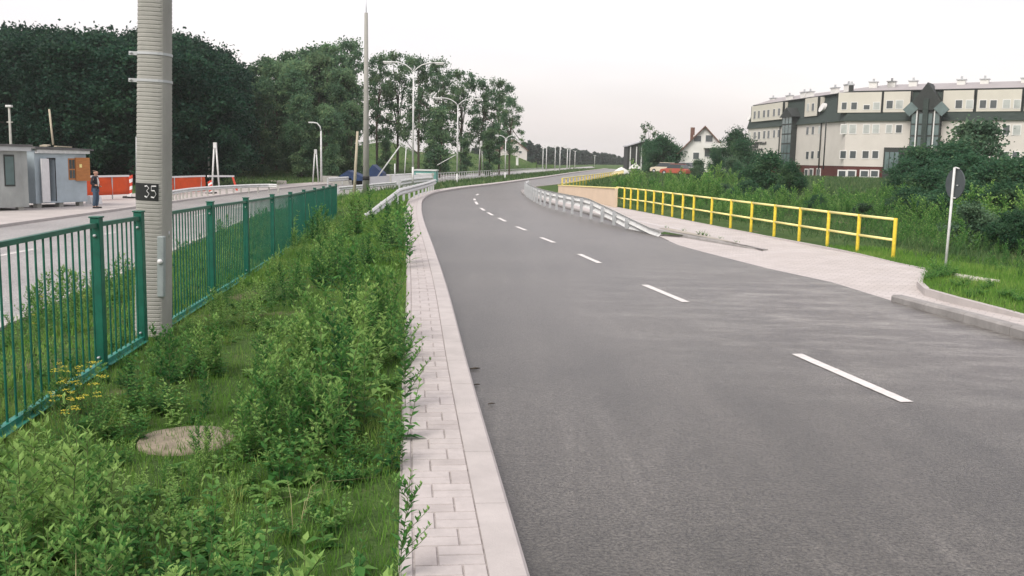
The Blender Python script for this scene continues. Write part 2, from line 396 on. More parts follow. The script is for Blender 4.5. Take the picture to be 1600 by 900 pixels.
poly_mesh('road', road_poly, 'asphalt', kind='structure')
lr_poly = LN+LF[::-1]; lp_poly = LF+LO[::-1]
ribbon('road_far_carriageway', LN, LF, 'asphalt_left', kind='structure')
ribbon('pavement_far_side', LF, LO, 'paving_left', dz=.02, kind='structure')
def sloped_paving():
    B2 = [(p.x, p.y) for p in rp_poly]; pts = [Vector(b) for b in B2]; ed = [(i, (i+1) % len(B2)) for i in range(len(B2))]
    xs, ys = np.meshgrid(np.arange(0, 13, .6), np.arange(-4, 62, .6)); g = np.stack([xs.ravel(), ys.ravel()], 1)+RNG.uniform(-.1, .1, (xs.size, 2)); g = g[in_poly(g, B2)]
    pts += [Vector(q) for q in g]
    vs, es, fs, _, _, _ = delaunay_2d_cdt(pts, ed, [], 0, 1e-4); va = np.array([(q.x, q.y) for q in vs]); cen = np.array([va[list(f)].mean(0) for f in fs]); ok = in_poly(cen, B2)
    line = np.array([(p.x, p.y) for p in resample(bayline, .2)]+[(p.x, p.y) for p in If if p.y < 27.5])
    d = np.sqrt(((va[:, None]-line[None])**2).sum(2)).min(1); z = -.116+np.clip(d/2.5, 0, 1)*.105
    mb = MB(); mb.add([(a[0], a[1], q) for a, q in zip(va, z)], [tuple(f) for f, k in zip(fs, ok) if k], smooth=True); mb.build('pavement_bay', 'paving', kind='structure')
sloped_paving()
strip_poly = Lk+strip_in[::-1]

# ------------------------------------------------------------------ ground sheet
FZ = [(0, 0.0), (5.5, -.06), (9, -.075), (14.3, -.18), (17.6, -.26), (24.7, -.42), (42.3, -.72), (60, -.65)]
def fz(Y): return float(np.interp(Y, [a for a, b in FZ], [b for a, b in FZ]))
def fence_pt(px):
    Y = 4230/(625-px); d = ray(px, 400); x = d.x/d.y*Y
    # roll correction: evaluate at mid height
    z = fz(Y)+.7
    for _ in range(3):
        py = 0
        # solve py for height z at this px by small search
        lo, hi = 0, 900
        for _k in range(24):
            mid = (lo+hi)/2
            if PD(px, mid, Y).z > z: lo = mid
            else: hi = mid
        x = PD(px, lo, Y).x
    return Vector((x, Y, fz(Y)))
fence_px = [-500, -144, 155, 220, 330, 385, 426, 454, 475, 492, 505.6, 515.5, 525]
fence_pts = [fence_pt(p) for p in fence_px]
ctrl = [(p.x, p.y, p.z) for p in resample(fence_pts, 1.5)]
ctrl += [(p.x, p.y, -.015) for p in strip_in[::2]]
ctrl += [(p.x, p.y, p.z-.01) for p in LN[::2]] + [(p.x, p.y, p.z-.0) for p in LO[::2]]
ctrl += [(p.x, p.y, -.02) for p in ED] + [(p.x, p.y, -.03) for p in resample(RE, 1)]
ctrl += [(p.x, p.y, -.05) for p in Rf] + [(p.x, p.y, -.06) for p in Lk if p.y > 58]
ctrl += [(11, 22, -.35), (14, 26, -.7), (13, 32, -.75), (11, 38, -.75), (9, 46, -.7), (22, 30, -.9), (30, 22, -.9), (22, 45, -1.0), (40, 50, -.9), (14, 58, -.7), (30, 75, -.6), (50, 80, -.5),
         (10.5, 15, -.1), (13, 12, -.25), (18, 10, -.5), (15, 5, -.4), (30, 8, -.8), (12, 0, -.2),
         (42, 118, .25), (55, 112, .3), (75, 100, .3), (38, 140, .3), (60, 150, .4), (90, 130, .4),
         (22, 110, -.1), (20, 126, .42), (20.4, 120, .3), (23, 128, .45), (28, 128, .3), (32, 140, .6), (20, 160, .5), (30, 180, 1.0), (18, 95, -.5), (26, 90, -.5),
         (-30, 50, -.6), (-45, 60, -.4), (-30, 80, -.1), (-60, 80, .5), (-40, 100, 1.5), (-80, 110, 3), (-30, 120, 3.2), (-22, 95, .3), (-60, 150, 6),
         (-14, 135, 1.0), (-10, 155, 2.2), (-22, 170, 4.0), (-5, 190, 2.6), (-2, 228, 3.1), (8, 230, 2.4), (-12, 230, 3.6), (-30, 220, 5.5), (4, 200, 1.6), (12, 200, .3),
         (-80, 30, -.6), (-60, 10, -.7), (-40, -5, -.7), (0, 400, 0), (100, 400, 1), (-150, 400, 6), (300, 300, 1), (-300, 200, 5), (0, 1500, 0), (900, 900, 0), (-900, 900, 0), (600, -200, 0), (-600, -200, 0),
         (60, 300, .5), (25, 300, -.3)]
CT = np.array(ctrl)
def gz(pts):
    pts = np.asarray(pts, float); z = np.zeros(len(pts))
    for i in range(0, len(pts), 4000):
        q = pts[i:i+4000]; d2 = (q[:, None, 0]-CT[None, :, 0])**2+(q[:, None, 1]-CT[None, :, 1])**2
        w = 1/(d2+1e-4)**1.6; z[i:i+4000] = (w*CT[None, :, 2]).sum(1)/w.sum(1)
    return z
def gz1(x, y): return float(gz([(x, y)])[0])
def GG(px, py):
    z = 0
    for _ in range(25):
        p = G(px, py, min(z, 1.8)); z = .6*z+.4*gz1(p.x, p.y)
    return Vector((p.x, p.y, gz1(p.x, p.y)))
cp = []; ce = []
def loop(P, close=True):
    n = len(cp); P = [p for i, p in enumerate(P) if i == 0 or (p-P[i-1]).length > .02]
    for p in P: cp.append(Vector((p.x, p.y)))
    for i in range(len(P)-(0 if close else 1)): ce.append((n+i, n+(i+1) % len(P)))
cut_polys = [road_poly, lr_poly, lp_poly, rp_poly, strip_poly, If+Ib[::-1]]
for P in cut_polys: loop(P)
grids = []
for x0, x1, y0, y1, st in ((-22, 26, -3, 62, 1.1), (-120, 140, -30, 260, 6), (-900, 1000, -200, 1600, 70)):
    xs, ys = np.meshgrid(np.arange(x0, x1, st), np.arange(y0, y1, st)); g = np.stack([xs.ravel(), ys.ravel()], 1)
    g = g+RNG.uniform(-.3, .3, g.shape)*st
    if st == 6: g = g[~((g[:, 0] > -22) & (g[:, 0] < 26) & (g[:, 1] > -3) & (g[:, 1] < 62))]
    if st == 70: g = g[~((g[:, 0] > -120) & (g[:, 0] < 140) & (g[:, 1] > -30) & (g[:, 1] < 260))]
    grids.append(g)
grids = np.concatenate(grids)
for x, y in grids: cp.append(Vector((x, y)))
vs, es, fs, _, _, _ = delaunay_2d_cdt(cp, ce, [], 0, 1e-4)
va = np.array([(v_.x, v_.y) for v_ in vs]); fa = [tuple(f_) for f_ in fs]
cen = np.array([va[list(f_)].mean(0) for f_ in fa]); kill = np.zeros(len(fa), bool)
for P in cut_polys: kill |= in_poly(cen, [(p.x, p.y) for p in P])
vz = gz(va); mb = MB(); mb.add([(a[0], a[1], z) for a, z in zip(va, vz)], [f_ for f_, k in zip(fa, kill) if not k], smooth=True)
go = mb.build('ground', 'ground', kind='structure')

# ------------------------------------------------------------------ kerbs, paving strip, markings
def kerb_run(name, P, z0, z1, w, mat, stone=1.0, gap=.006, bev=.02):
    """P is the outer top edge; the stone lies to the left of the running direction"""
    Q = resample(P, stone); N = norms(Q); mb = MB()
    for i in range(len(Q)-1):
        a, b_ = Q[i], Q[i+1]; d = (b_-a).normalized()*gap/2
        za = a.z if z1 is None else z1; zb = b_.z if z1 is None else z1
        h = z0
        a1 = a+d; b1 = b_-d; n0, n1 = N[i], N[i+1]
        pr = [(0, -h), (0, -bev), (bev, 0), (w, 0), (w, -h)]
        va_ = [Vector((a1.x, a1.y, za+q))+n0*o for o, q in pr]; vb_ = [Vector((b1.x, b1.y, zb+q))+n1*o for o, q in pr]
        mb.add(va_+vb_, [(0, 5, 6, 1)[::-1], (1, 6, 7, 2)[::-1], (2, 7, 8, 3)[::-1], (3, 8, 9, 4)[::-1], (0, 1, 2, 3, 4)[::-1], (5, 6, 7, 8, 9)])
    return mb.build(name, mat, kind='structure')
kerb_run('kerb', Lk, .3, 0, .2, 'kerb')
# paver strip with real bricks
mbb = MB(); base = [p for p in Lk if p.y < 60]
Qs = resample(base, .12); NQ = norms(Qs)
def strip_at(s, off, z):
    i = min(len(Qs)-2, int(s/.12)); t = s/.12-i
    p = Qs[i].lerp(Qs[i+1], t); n = NQ[i].lerp(NQ[i+1], t); return Vector((p.x+n.x*off, p.y+n.y*off, z))
def brick(s0, s1, o0, o1):
    g = .0026; s0 += g; s1 -= g; o0 += g; o1 -= g; z = -.003+random.uniform(-.0016, .0016); c = .004
    top = [strip_at(s0+c, o0+c, z), strip_at(s1-c, o0+c, z), strip_at(s1-c, o1-c, z), strip_at(s0+c, o1-c, z)]
    bot = [strip_at(s0, o0, z-.012), strip_at(s1, o0, z-.012), strip_at(s1, o1, z-.012), strip_at(s0, o1, z-.012)]
    mbb.add(top+bot, [(0, 1, 2, 3), (4, 5, 1, 0), (5, 6, 2, 1), (6, 7, 3, 2), (7, 4, 0, 3)], random.choice((0, 0, 1)))
tot = len(Qs)*.12-.3; s = 0; k = 0; o = .203
while s+.24 < tot:
    if k % 2:
        brick(s, s+.24, o, o+.12); brick(s, s+.12, o+.12, o+.36); brick(s+.12, s+.24, o+.12, o+.36)
    else:
        brick(s, s+.24, o+.24, o+.36); brick(s, s+.12, o, o+.24); brick(s+.12, s+.24, o, o+.24)
    s += .24; k += 1
# edging slabs toward the grass
s = 0
while s+1 < tot:
    brick(s, s+1.0, o+.363, .63); s += 1.0
mbb.build('pavement_strip', ['brick_light', 'brick_mid'], kind='structure')
bed_a = [Vector((p.x, p.y, -.012)) for p in offset(base, .19)]; bed_b = [Vector((p.x, p.y, -.012)) for p in offset(base, .64)]
ribbon('paving_bed', bed_b, bed_a, 'joint', kind='structure')
far = [p for p in Lk if p.y >= 57]
ribbon('verge', [Vector((p.x, p.y, -.004)) for p in offset(far, .63)], [Vector((p.x, p.y, -.004)) for p in offset(far, .19)], 'paving', kind='structure')
# right kerb and edgings
KTr = [Vector((p.x, p.y, 0)) for p in KR]
kr_vis = [p for p in KTr]
kerb_run('kerb_bay', [Vector((p.x, p.y, .012)) for p in kr_vis[::-1]][::1], .3, .012, -.17, 'kerb_dark') if False else None
mbk = MB(); Q = resample(kr_vis, 1.0); N = norms(Q)
sgn = -1 if N[3].x < 0 else 1
for i in range(len(Q)-1):
    a, b_ = Q[i], Q[i+1]; d = (b_-a).normalized()*.004
    za = .014 if i > 1 else -.02+.034*i/2; zb = .014 if i+1 > 1 else -.02+.034*(i+1)/2
    nA = N[i]*sgn; nB = N[i+1]*sgn
    pr = [(-.02, -.35), (-.02, -.03), (.01, 0), (.15, 0), (.15, -.35)]
    A = [Vector((a.x+d.x+nA.x*o_, a.y+d.y+nA.y*o_, za+q)) for o_, q in pr]; B = [Vector((b_.x-d.x+nB.x*o_, b_.y-d.y+nB.y*o_, zb+q)) for o_, q in pr]
    mbk.add(A+B, [(0, 5, 6, 1), (1, 6, 7, 2), (2, 7, 8, 3), (3, 8, 9, 4), (0, 1, 2, 3, 4), (9, 8, 7, 6, 5)])
mbk.build('kerb_bay', 'kerb_dark', kind='structure')
def low_edge(name, P, w=.08, top=.03, mat='kerb'):
    mb = MB(); Q = resample(P, 1.0)
    for a, b_ in zip(Q, Q[1:]):
        a = Vector((a.x, a.y, a.z+top-.12)); b_ = Vector((b_.x, b_.y, b_.z+top-.12)); mb.beam(a, b_, w, .24)
    return mb.build(name, mat, kind='structure')
low_edge('edging_bay', ED, .09, .035); low_edge('edging_path', RE[:9], .08, .02)
low_edge('kerb_far_carriageway', LN, .16, .11); low_edge('kerb_far_side', LF, .16, .10)
low_edge('kerb_road_right', Rf, .16, .12)
low_edge('edging_end', [GG(1485, 431), GG(1520, 437), GG(1574, 445)], .30, .045, 'concrete_pale')
# island
If0 = [Vector((p.x, p.y, -.045)) for p in If]
poly_mesh('traffic_island', If0+Ib[::-1], 'kerb', kind='structure')
mbk = MB()
Q = resample(If0, 1.0); N = norms(Q)
for i in range(len(Q)-1):
    a, b_ = Q[i], Q[i+1]; d = (b_-a).normalized()*.004; sg = 1 if (min(Ib, key=lambda p_: (p_-Q[12]).length)-Q[12]).dot(N[12]) > 0 else -1
    za = -.036 if i > 1 else -.08+.022*i; zb = -.036 if i+1 > 1 else -.08+.022*(i+1)
    pr = [(-.015, -.25), (-.015, -.03), (.01, 0), (.15, 0), (.15, -.25)]
    A = [Vector((a.x+d.x+N[i].x*sg*o_, a.y+d.y+N[i].y*sg*o_, za+q)) for o_, q in pr]; B = [Vector((b_.x-d.x+N[i+1].x*sg*o_, b_.y-d.y+N[i+1].y*sg*o_, zb+q)) for o_, q in pr]
    mbk.add(A+B, [(0, 5, 6, 1), (1, 6, 7, 2), (2, 7, 8, 3), (3, 8, 9, 4), (0, 1, 2, 3, 4), (9, 8, 7, 6, 5)])
mbk.build('kerb_island', 'kerb_dark', kind='structure')
soilP = [G(x, y, -.032) for x, y in [(1160, 381.5), (1130, 376), (1090, 368.5), (1050, 361), (1030, 356), (1045, 356.5), (1080, 363.3), (1120, 372), (1150, 379)]]
poly_mesh('soil_patch', soilP, 'soil', kind='structure')
# markings
def dash(name, a, b_, z, w, **kw):
    mb = MB(); a = Vector((a.x, a.y, z)); b_ = Vector((b_.x, b_.y, z)); n = Vector((-(b_-a).y, (b_-a).x, 0)).normalized()*w/2
    N_ = max(2, int((b_-a).length/.1)); vs = []
    for i in range(N_+1):
        p = a.lerp(b_, i/N_); vs += [p-n*random.uniform(.93, 1.03), p+n*random.uniform(.93, 1.03)]
    mb.add(vs, [(2*i, 2*i+2, 2*i+3, 2*i+1) for i in range(N_)]); return mb
mbd = MB()
for a, b_ in [((1245, 553), (1417, 628)), ((1007, 445), (1072, 472)), ((905, 397), (937, 411)), ((845, 371), (866, 379)), ((807, 354), (822, 360)), ((779, 340.5), (790, 346)), ((762, 332), (770, 336.5)), ((751, 325), (757, 329)), ((743, 315), (746, 319.5)), ((741, 310.5), (742, 313)), ((744, 305), (748, 303))]:
    q = dash('m', G(*a, -.116), G(*b_, -.116), -.114, .13); mbd.add(q.v, q.f)
for i in range(1, 4):   # nearer dashes behind the viewer's frame
    a = G(1417, 628, -.116); d = (G(1245, 553, -.116)-a); st = a-d.normalized()*(4+i*6-6); q = dash('m', st, st-d.normalized()*2, -.114, .13); mbd.add(q.v, q.f)
mbd.build('road_marking', 'line_paint', kind='structure')
mbd = MB()
for a, b_ in [((0, 400), (56, 389)), ((163, 366.5), (182, 362.5)), ((-200, 437), (-110, 420)), ((304, 337.5), (325, 333)), ((365, 325), (380, 322))]:
    A = GL(*a); B = GL(*b_); q = dash('m', A, B, A.z+.008, .16); mbd.add(q.v, q.f)
mbd.build('road_marking_far', 'line_paint', kind='structure')
# ------------------------------------------------------------------ green fence
fence = empty('steel_fence', fence_pts[1], 'long green steel bar fence running along the weedy median', 'fence')
off = Vector(fence_pts[1])
HF = 1.40
for i, p in enumerate(fence_pts):
    q = p-off; mb = MB()
    mb.box(q.x-.045, q.x+.045, q.y-.045, q.y+.045, q.z-.35, q.z+HF+.045)
    mb.box(q.x-.055, q.x+.055, q.y-.055, q.y+.055, q.z+HF+.045, q.z+HF+.06)
    po = bevel(mb.build('fence_post', 'green_paint', fence), .006)
    mb = MB()
    mb.tube([q+Vector((.0, -.062, HF-.12)), q+Vector((.0, -.03, HF-.12))], .014, 8)
    mb.build('bolt', 'galv', po); mb = MB()
    mb.tube([q+Vector((.0, -.075, .12)), q+Vector((.0, -.03, .12))], .012, 8); mb.build('bolt', 'galv', po)
for fi, (a, b_) in enumerate(zip(fence_pts, fence_pts[1:])):
    if fence_px[fi] == 220: a = a.lerp(b_, (11.5-a.y)/(b_.y-a.y))
    a = a-off; b_ = b_-off; d = (b_-a); L = d.length; u = d/L; a2 = a+u*.05; b2 = b_-u*.05; up = Vector((0, 0, 1)); mb = MB()
    mb.beam(a2+up*(HF-.02), b2+up*(HF-.02), .045, .04)
    side = Vector((u.y, -u.x, 0)).normalized()
    mb.beam(a2+up*.05, b2+up*.05, .05, .05, 1); mb.beam(a2+up*.028+side*.05, b2+up*.028+side*.05, .05, .008, 1)
    n = max(2, round(L/.165))
    for k in range(1, n):
        p = a+d*(k/n); mb.tube([p+up*.05, p+up*(HF-.03)], .0095, 6, cap=False)
    mb.build('railing_panel', ['green_paint', 'green_rail'], fence)

# ------------------------------------------------------------------ utility pole
pb = PD(240, 520, 11.0); pb.z = -.12; pole_Y = pb.y
pole = empty('utility_pole', pb, 'thick ribbed concrete utility pole with black number patch beside the green fence', 'utility pole'); pole.rotation_euler = (0, R(1.9), 0)
def prad(z): return .196-.0062*z
mb = MB(); vs = []; fs = []; nseg = 40; zs = [-.4+ .0]; z = -.4
rows = []
while z < 5.2:
    rows.append((z, 0)); rows.append((z+.028, 0)); rows.append((z+.034, 1)); rows.append((z+.040, 1)); z += .046
for z, dent in rows:
    for k in range(nseg):
        a = 2*math.pi*k/nseg; ca, sa = math.cos(a), math.sin(a)
        r = prad(z)
        # squarish front: superellipse
        e = (abs(ca)**5+abs(sa)**5)**(-1/5); e = .55*1+.45*e
        smooth_side = (ca > .62 and sa < .35)
        if dent and not smooth_side: r -= .005
        vs.append((r*e*ca, r*e*sa, z))
for i in range(len(rows)-1):
    for k in range(nseg): fs.append((i*nseg+k, i*nseg+(k+1) % nseg, (i+1)*nseg+(k+1) % nseg, (i+1)*nseg+k))
fs.append(tuple((len(rows)-1)*nseg+k for k in range(nseg)))
mb.add(vs, fs); mb.build('shaft', 'pole_concrete', pole)
def pole_band(zc, h, r_off, a0, a1, mat, name, par, thick=.006, n=24):
    mb = MB(); vs = []; fs = []
    for k in range(n+1):
        a = a0+(a1-a0)*k/n; ca, sa = math.cos(a), math.sin(a); e = .55+.45*(abs(ca)**5+abs(sa)**5)**(-1/5)
        for r, z in ((prad(zc)*e+r_off, zc-h/2), (prad(zc)*e+r_off, zc+h/2), (prad(zc)*e+r_off+thick, zc+h/2), (prad(zc)*e+r_off+thick, zc-h/2)):
            vs.append((r*ca, r*sa, z))
    for k in range(n):
        for j in range(4): fs.append((k*4+j, k*4+(j+1) % 4, (k+1)*4+(j+1) % 4, (k+1)*4+j))
    fs += [(0, 1, 2, 3), tuple(n*4+j for j in (3, 2, 1, 0))]
    mb.add(vs, fs, 0, False); return mb.build(name, mat, par)
def pz(py): return PD(240, py, pole_Y).z-pb.z
for py in (85, 127):
    bd = pole_band(pz(py), .028, .001, 0, 2*math.pi, 'galv', 'clamp_band', pole)
    m2 = MB(); r = prad(pz(py)); m2.box(-r-.10, -r+.02, -.045, -.005, pz(py)-.02, pz(py)+.02); m2.tube([(-r-.07, -.08, pz(py)), (-r-.07, .06, pz(py))], .013, 8)
    m2.build('clamp_bolt', 'galv', bd)
pt = pole_band(pz(299), (pz(286)-pz(312)), .001, R(172), R(303), 'black_paint', 'number_patch', pole, .004)
# painted digits on the patch: strokes as thin bent bars
def stroke(mb, pts, zc, w=.014):
    q = []
    for ang, z in pts:
        a = R(ang); ca, sa = math.cos(a), math.sin(a); e = .55+.45*(abs(ca)**5+abs(sa)**5)**(-1/5); r = prad(z)*e+.0065
        q.append(Vector((r*ca, r*sa, z)))
    for a, b_ in zip(q, q[1:]): mb.beam(a, b_, .003, w, up=Vector((0, 0, 1)) if abs((b_-a).normalized().z) < .6 else Vector((ca, sa, 0)).cross(Vector((0, 0, 1))).cross(Vector((0, 0, 1))))
zc = pz(299); mb = MB()
def dg(pts, a0, z0, sx, sy): stroke(mb, [(a0+x*sx, z0+y*sy) for x, y in pts], zc, .013)
three = [(0, .95), (.5, 1.0), (.9, .8), (.45, .55), (.95, .3), (.5, 0), (0, .1)]
five = [(1, 1), (.1, .98), (.05, .6), (.7, .6), (1, .3), (.6, .0), (.0, .05)]
dg(three, 259, zc-.06, 16, .13); dg(five, 280, zc-.06, 16, .13)
mb.build('number', 'white_paint', pt)
# service door on right side of the pole
mb = MB(); r = prad(1)
z0, z1 = pz(460), pz(366)
mb.box(r*.50, r*.93, -r*.93, -r*.55, z0, z1); 
cv = bevel(mb.build('access_cover', 'zinc_door', pole), .012)
mb = MB(); mb.tube([(r*.72, -r*.92, pz(405)), (r*.72, -r*.93-.02, pz(405))], .028, 14); mb.build('lock', 'white_paint', cv)
mb = MB(); mb.tube([(r*.95, -r*.2, z1-.02), (r*.95, -r*.2, z1+.05)], .012); mb.build('strap', 'galv', pole)
mb = MB(); mb.tube([(-r-.012, .0, pz(345)), (-r-.015, 0, pz(250)), (-r-.02, .01, pz(215))], .008, 6); mb.build('cable', 'galv', pole)

# ------------------------------------------------------------------ yellow railing
rp_ = [G(x, y, -.06) for x, y in rail_pix]
yr = empty('yellow_railing', rp_[0], 'yellow tubular safety railing with two rails along the right footpath', 'railing'); off = Vector(rp_[0])
pxs = [1395, 1339, 1292, 1248, 1209, 1173, 1141, 1111, 1083, 1066, 1050, 1035, 1021, 1008, 996, 985, 975, 963]
posts = []
for px in pxs:
    xs_ = [a for a, b_ in rail_pix][::-1]; ys_ = [b_ for a, b_ in rail_pix][::-1]
    posts.append(G(px, float(np.interp(px, xs_, ys_)), -.06))
for p in posts:
    q = p-off; mb = MB(); mb.tube([q+Vector((0, 0, -.3)), q+Vector((0, 0, .93))], .042, 12); bevel(mb.build('post', 'yellow_paint', yr), .004)
mb = MB()
for hz in (.90, .44):
    for a, b_ in zip(posts, posts[1:]): mb.tube([a-off+Vector((0, 0, hz)), b_-off+Vector((0, 0, hz))], .030, 10)
mb.build('rail', 'yellow_pale', yr)
# beige parapet
a = G(960, 325.5, -.05); b_ = G(872, 303.5, -.05); pw = empty('parapet_wall', a, 'low beige parapet wall at the left end of the yellow railing', 'wall'); off = Vector(a)
d = (b_-a); n_ = Vector((-d.y, d.x, 0)).normalized()*.12; n_ = n_ if n_.y > 0 else -n_; mb = MB()
vs = []
for q, h in ((Vector((0, 0, 0)), .86), (d, .52)):
    for o_ in (Vector((0, 0, 0)), n_): vs += [q+o_+Vector((0, 0, -.2)), q+o_+Vector((0, 0, h))]
mb.add(vs, [(0, 4, 5, 1), (2, 3, 7, 6), (1, 5, 7, 3), (0, 1, 3, 2), (4, 6, 7, 5), (0, 2, 6, 4)])
pmat('beige_wall', (.60, .48, .36), .85, .06, 1.5)
mb.build('wall', 'beige_wall', pw)
mb = MB(); mb.beam(Vector((0, 0, .885)) + n_/2, d+n_/2+Vector((0, 0, .545)), .20, .045); mb.build('coping', 'yellow_pale', pw)
# far yellow railing
fp = [G(x, y, -.02) for x, y in [(878, 297), (905, 291), (930, 286), (955, 280.5), (975, 275)]]
fr = empty('yellow_railing', fp[0], 'far stretch of yellow railing beyond the beige parapet wall', 'railing'); off = Vector(fp[0])
FPs = resample(fp, 2.2)
for p in FPs: mb = MB(); q = p-off; mb.tube([q, q+Vector((0, 0, .8))], .04, 6); mb.build('post', 'yellow_paint', fr)
mb = MB()
for a, b_ in zip(FPs, FPs[1:]):
    for hz in (.78, .4): mb.tube([a-off+Vector((0, 0, hz)), b_-off+Vector((0, 0, hz))], .035, 6)
mb.build('rail', 'yellow_pale', fr)

# ------------------------------------------------------------------ guardrails
def guardrail(P, H, label, mat='galv_pale', step=1.6, bh=.30, taper=None, group=None, face=1, post_mat='galv'):
    g = empty('guardrail', P[0], label, 'guardrail', group); off = Vector(P[0])
    Q = resample(catmull(P, .8), .8); N = norms(Q); n = len(Q)
    def hh(i):
        t = i/(n-1)
        return H*(1 if not taper else min(1, max(.06, taper(t))))
    prof = [(0, .5), (.035, .42), (.075, .25), (.035, .08), (.0, 0), (.035, -.08), (.075, -.25), (.035, -.42), (0, -.5)]
    vs = []; fs = []; k = len(prof)
    for i, (p, nn) in enumerate(zip(Q, N)):
        for o_, z in prof: vs.append(p-off+nn*face*(o_+.06)+Vector((0, 0, hh(i)-bh/2+z*bh)))
        for o_, z in prof[::-1]: vs.append(p-off+nn*face*(o_+.052)+Vector((0, 0, hh(i)-bh/2+z*bh)))
    K = 2*k
    for i in range(n-1):
        for j in range(K): fs.append((i*K+j, i*K+(j+1) % K, (i+1)*K+(j+1) % K, (i+1)*K+j))
    fs += [tuple(range(K)), tuple((n-1)*K+j for j in range(K))[::-1]]
    mb = MB(); mb.add(vs, fs, 0, False); mb.build('beam', mat, g)
    for p in resample(catmull(P, .8), step):
        i = min(range(n), key=lambda i_: (Q[i_]-p).length); h = hh(i)
        if h < .2: continue
        q = p-off; mb = MB(); mb.box(q.x-.05, q.x+.05, q.y-.03, q.y+.03, q.z-.3, q.z+h-.04); mb.build('post', post_mat, g)
    return g
gp = [G(x, y, .02) for x, y in [(1026, 362), (995, 354.5), (955, 344.5), (900, 331), (850, 317.5), (828, 307), (820, 300.5), (824, 296)]]
guardrail(gp, .60, 'grey steel crash barrier with its end sloping into the kerb island', taper=lambda t: t/.23, step=1.5, face=-1, bh=.36)
gp = [G(x, y, -.03) for x, y in [(566, 336), (592, 328), (620, 319.5), (645, 311), (666, 303), (680, 296)]]
guardrail(gp, .68, 'pale crash barrier rising out of the grass beside the paved strip', taper=lambda t: t/.30, step=2, face=-1, bh=.32)
gp = [G(x, y, -.2) for x, y in [(624, 303), (642, 299), (660, 296), (678, 294)]]
guardrail(gp, .85, 'short tall pale crash barrier behind the one rising from the grass', step=1.8, face=-1, bh=.40)
gp = [GL(x, y) for x, y in [(528, 306.5), (560, 303), (596, 298.5), (622, 296)]]
guardrail(gp, .62, 'thin crash barrier between the end of the green fence and the tall concrete mast', step=4, face=-1, bh=.28)
gp = [GL(x, y) for x, y in [(264, 315.5), (300, 309), (350, 304.5), (400, 301.5), (425, 301), (442, 302)]]
guardrail(gp, .60, 'white crash barrier with close posts across the far carriageway', step=.85, face=-1, bh=.24, post_mat='concrete')
gp = [GL(x, y) for x, y in [(512, 291), (545, 288.5), (580, 285.5), (620, 283), (660, 280.5)]]
guardrail(gp, .7, 'grey crash barrier on the far side behind the single arm lamp', step=3, face=-1, bh=.35)
# picket railing beyond
rpx = [GL(x, y) for x, y in [(680, 282.5), (720, 279.5), (760, 276.5), (800, 273.5), (850, 269.5)]]
pr = empty('picket_railing', rpx[0], 'pale upright bar railing above the hedge strip in the distance', 'railing'); off = Vector(rpx[0]); mb = MB()
Qp = resample(rpx, .9)
for a, b_ in zip(Qp, Qp[1:]): mb.beam(a-off+Vector((0, 0, .75)), b_-off+Vector((0, 0, .75)), .06, .06); mb.beam(a-off+Vector((0, 0, .12)), b_-off+Vector((0, 0, .12)), .05, .05)
mb.build('rail', 'galv_pale', pr); mb = MB()
for p in Qp: q = p-off; mb.box(q.x-.03, q.x+.03, q.y-.03, q.y+.03, q.z-.2, q.z+.76)
tag(mb.build('bar', 'galv_pale', pr), kind='stuff')

# ------------------------------------------------------------------ lamps, masts, poles
def vpole(px_b, py_b, py_t, Y, z=None):
    b_ = PD(px_b, py_b, Y); t_ = PD(px_b, py_t, Y); return b_, t_.z-b_.z
def double_lamp(px, pyb, pyt, Y, arm, label, rz=0):
    b_, H = vpole(px, pyb, pyt, Y); l = empty('street_lamp', b_, label, 'street lamp', 'double arm street lamps along the median', rz)
    sp = H-.055*H*1.3
    mb = MB(); mb.tube([(0, 0, -.3), (0, 0, .8)], .065, 10); mb.tube([(0, 0, .8), (0, 0, sp)], [.062, .042], 10); mb.build('pole', 'galv_pale', l)
    for s in (-1, 1):
        mb = MB(); P = [(0, 0, sp-.02)]+[(s*arm*(1-math.cos(a)), 0, sp+(H-sp)*math.sin(a)) for a in (R(30), R(55), R(75), R(90))]
        P = [(0, 0, sp-.05), (s*arm*.12, 0, sp+(H-sp)*.35), (s*arm*.28, 0, sp+(H-sp)*.75), (s*arm*.5, 0, H), (s*arm*.75, 0, H+.03)]
        mb.tube(P, .036, 8); ao = mb.build('arm', 'galv_pale', l)
        mb = MB(); mb.box(s*arm*.72, s*arm*1.05, -.10, .10, H-.04, H+.06); mb.box(s*arm*.76, s*arm*1.02, -.08, .08, H-.10, H-.04); bevel(mb.build('lamp_head', 'galv_pale', ao), .03)
    return l
double_lamp(645, 281, 98, 60, 1.78, 'tall double arm street lamp beside the green container')
double_lamp(714, 287.5, 154, 76, 1.75, 'double arm street lamp in the hedge strip right of the green container')
double_lamp(789, 281.5, 212, 96, 1.0, 'small far double arm street lamp in front of the pale house')
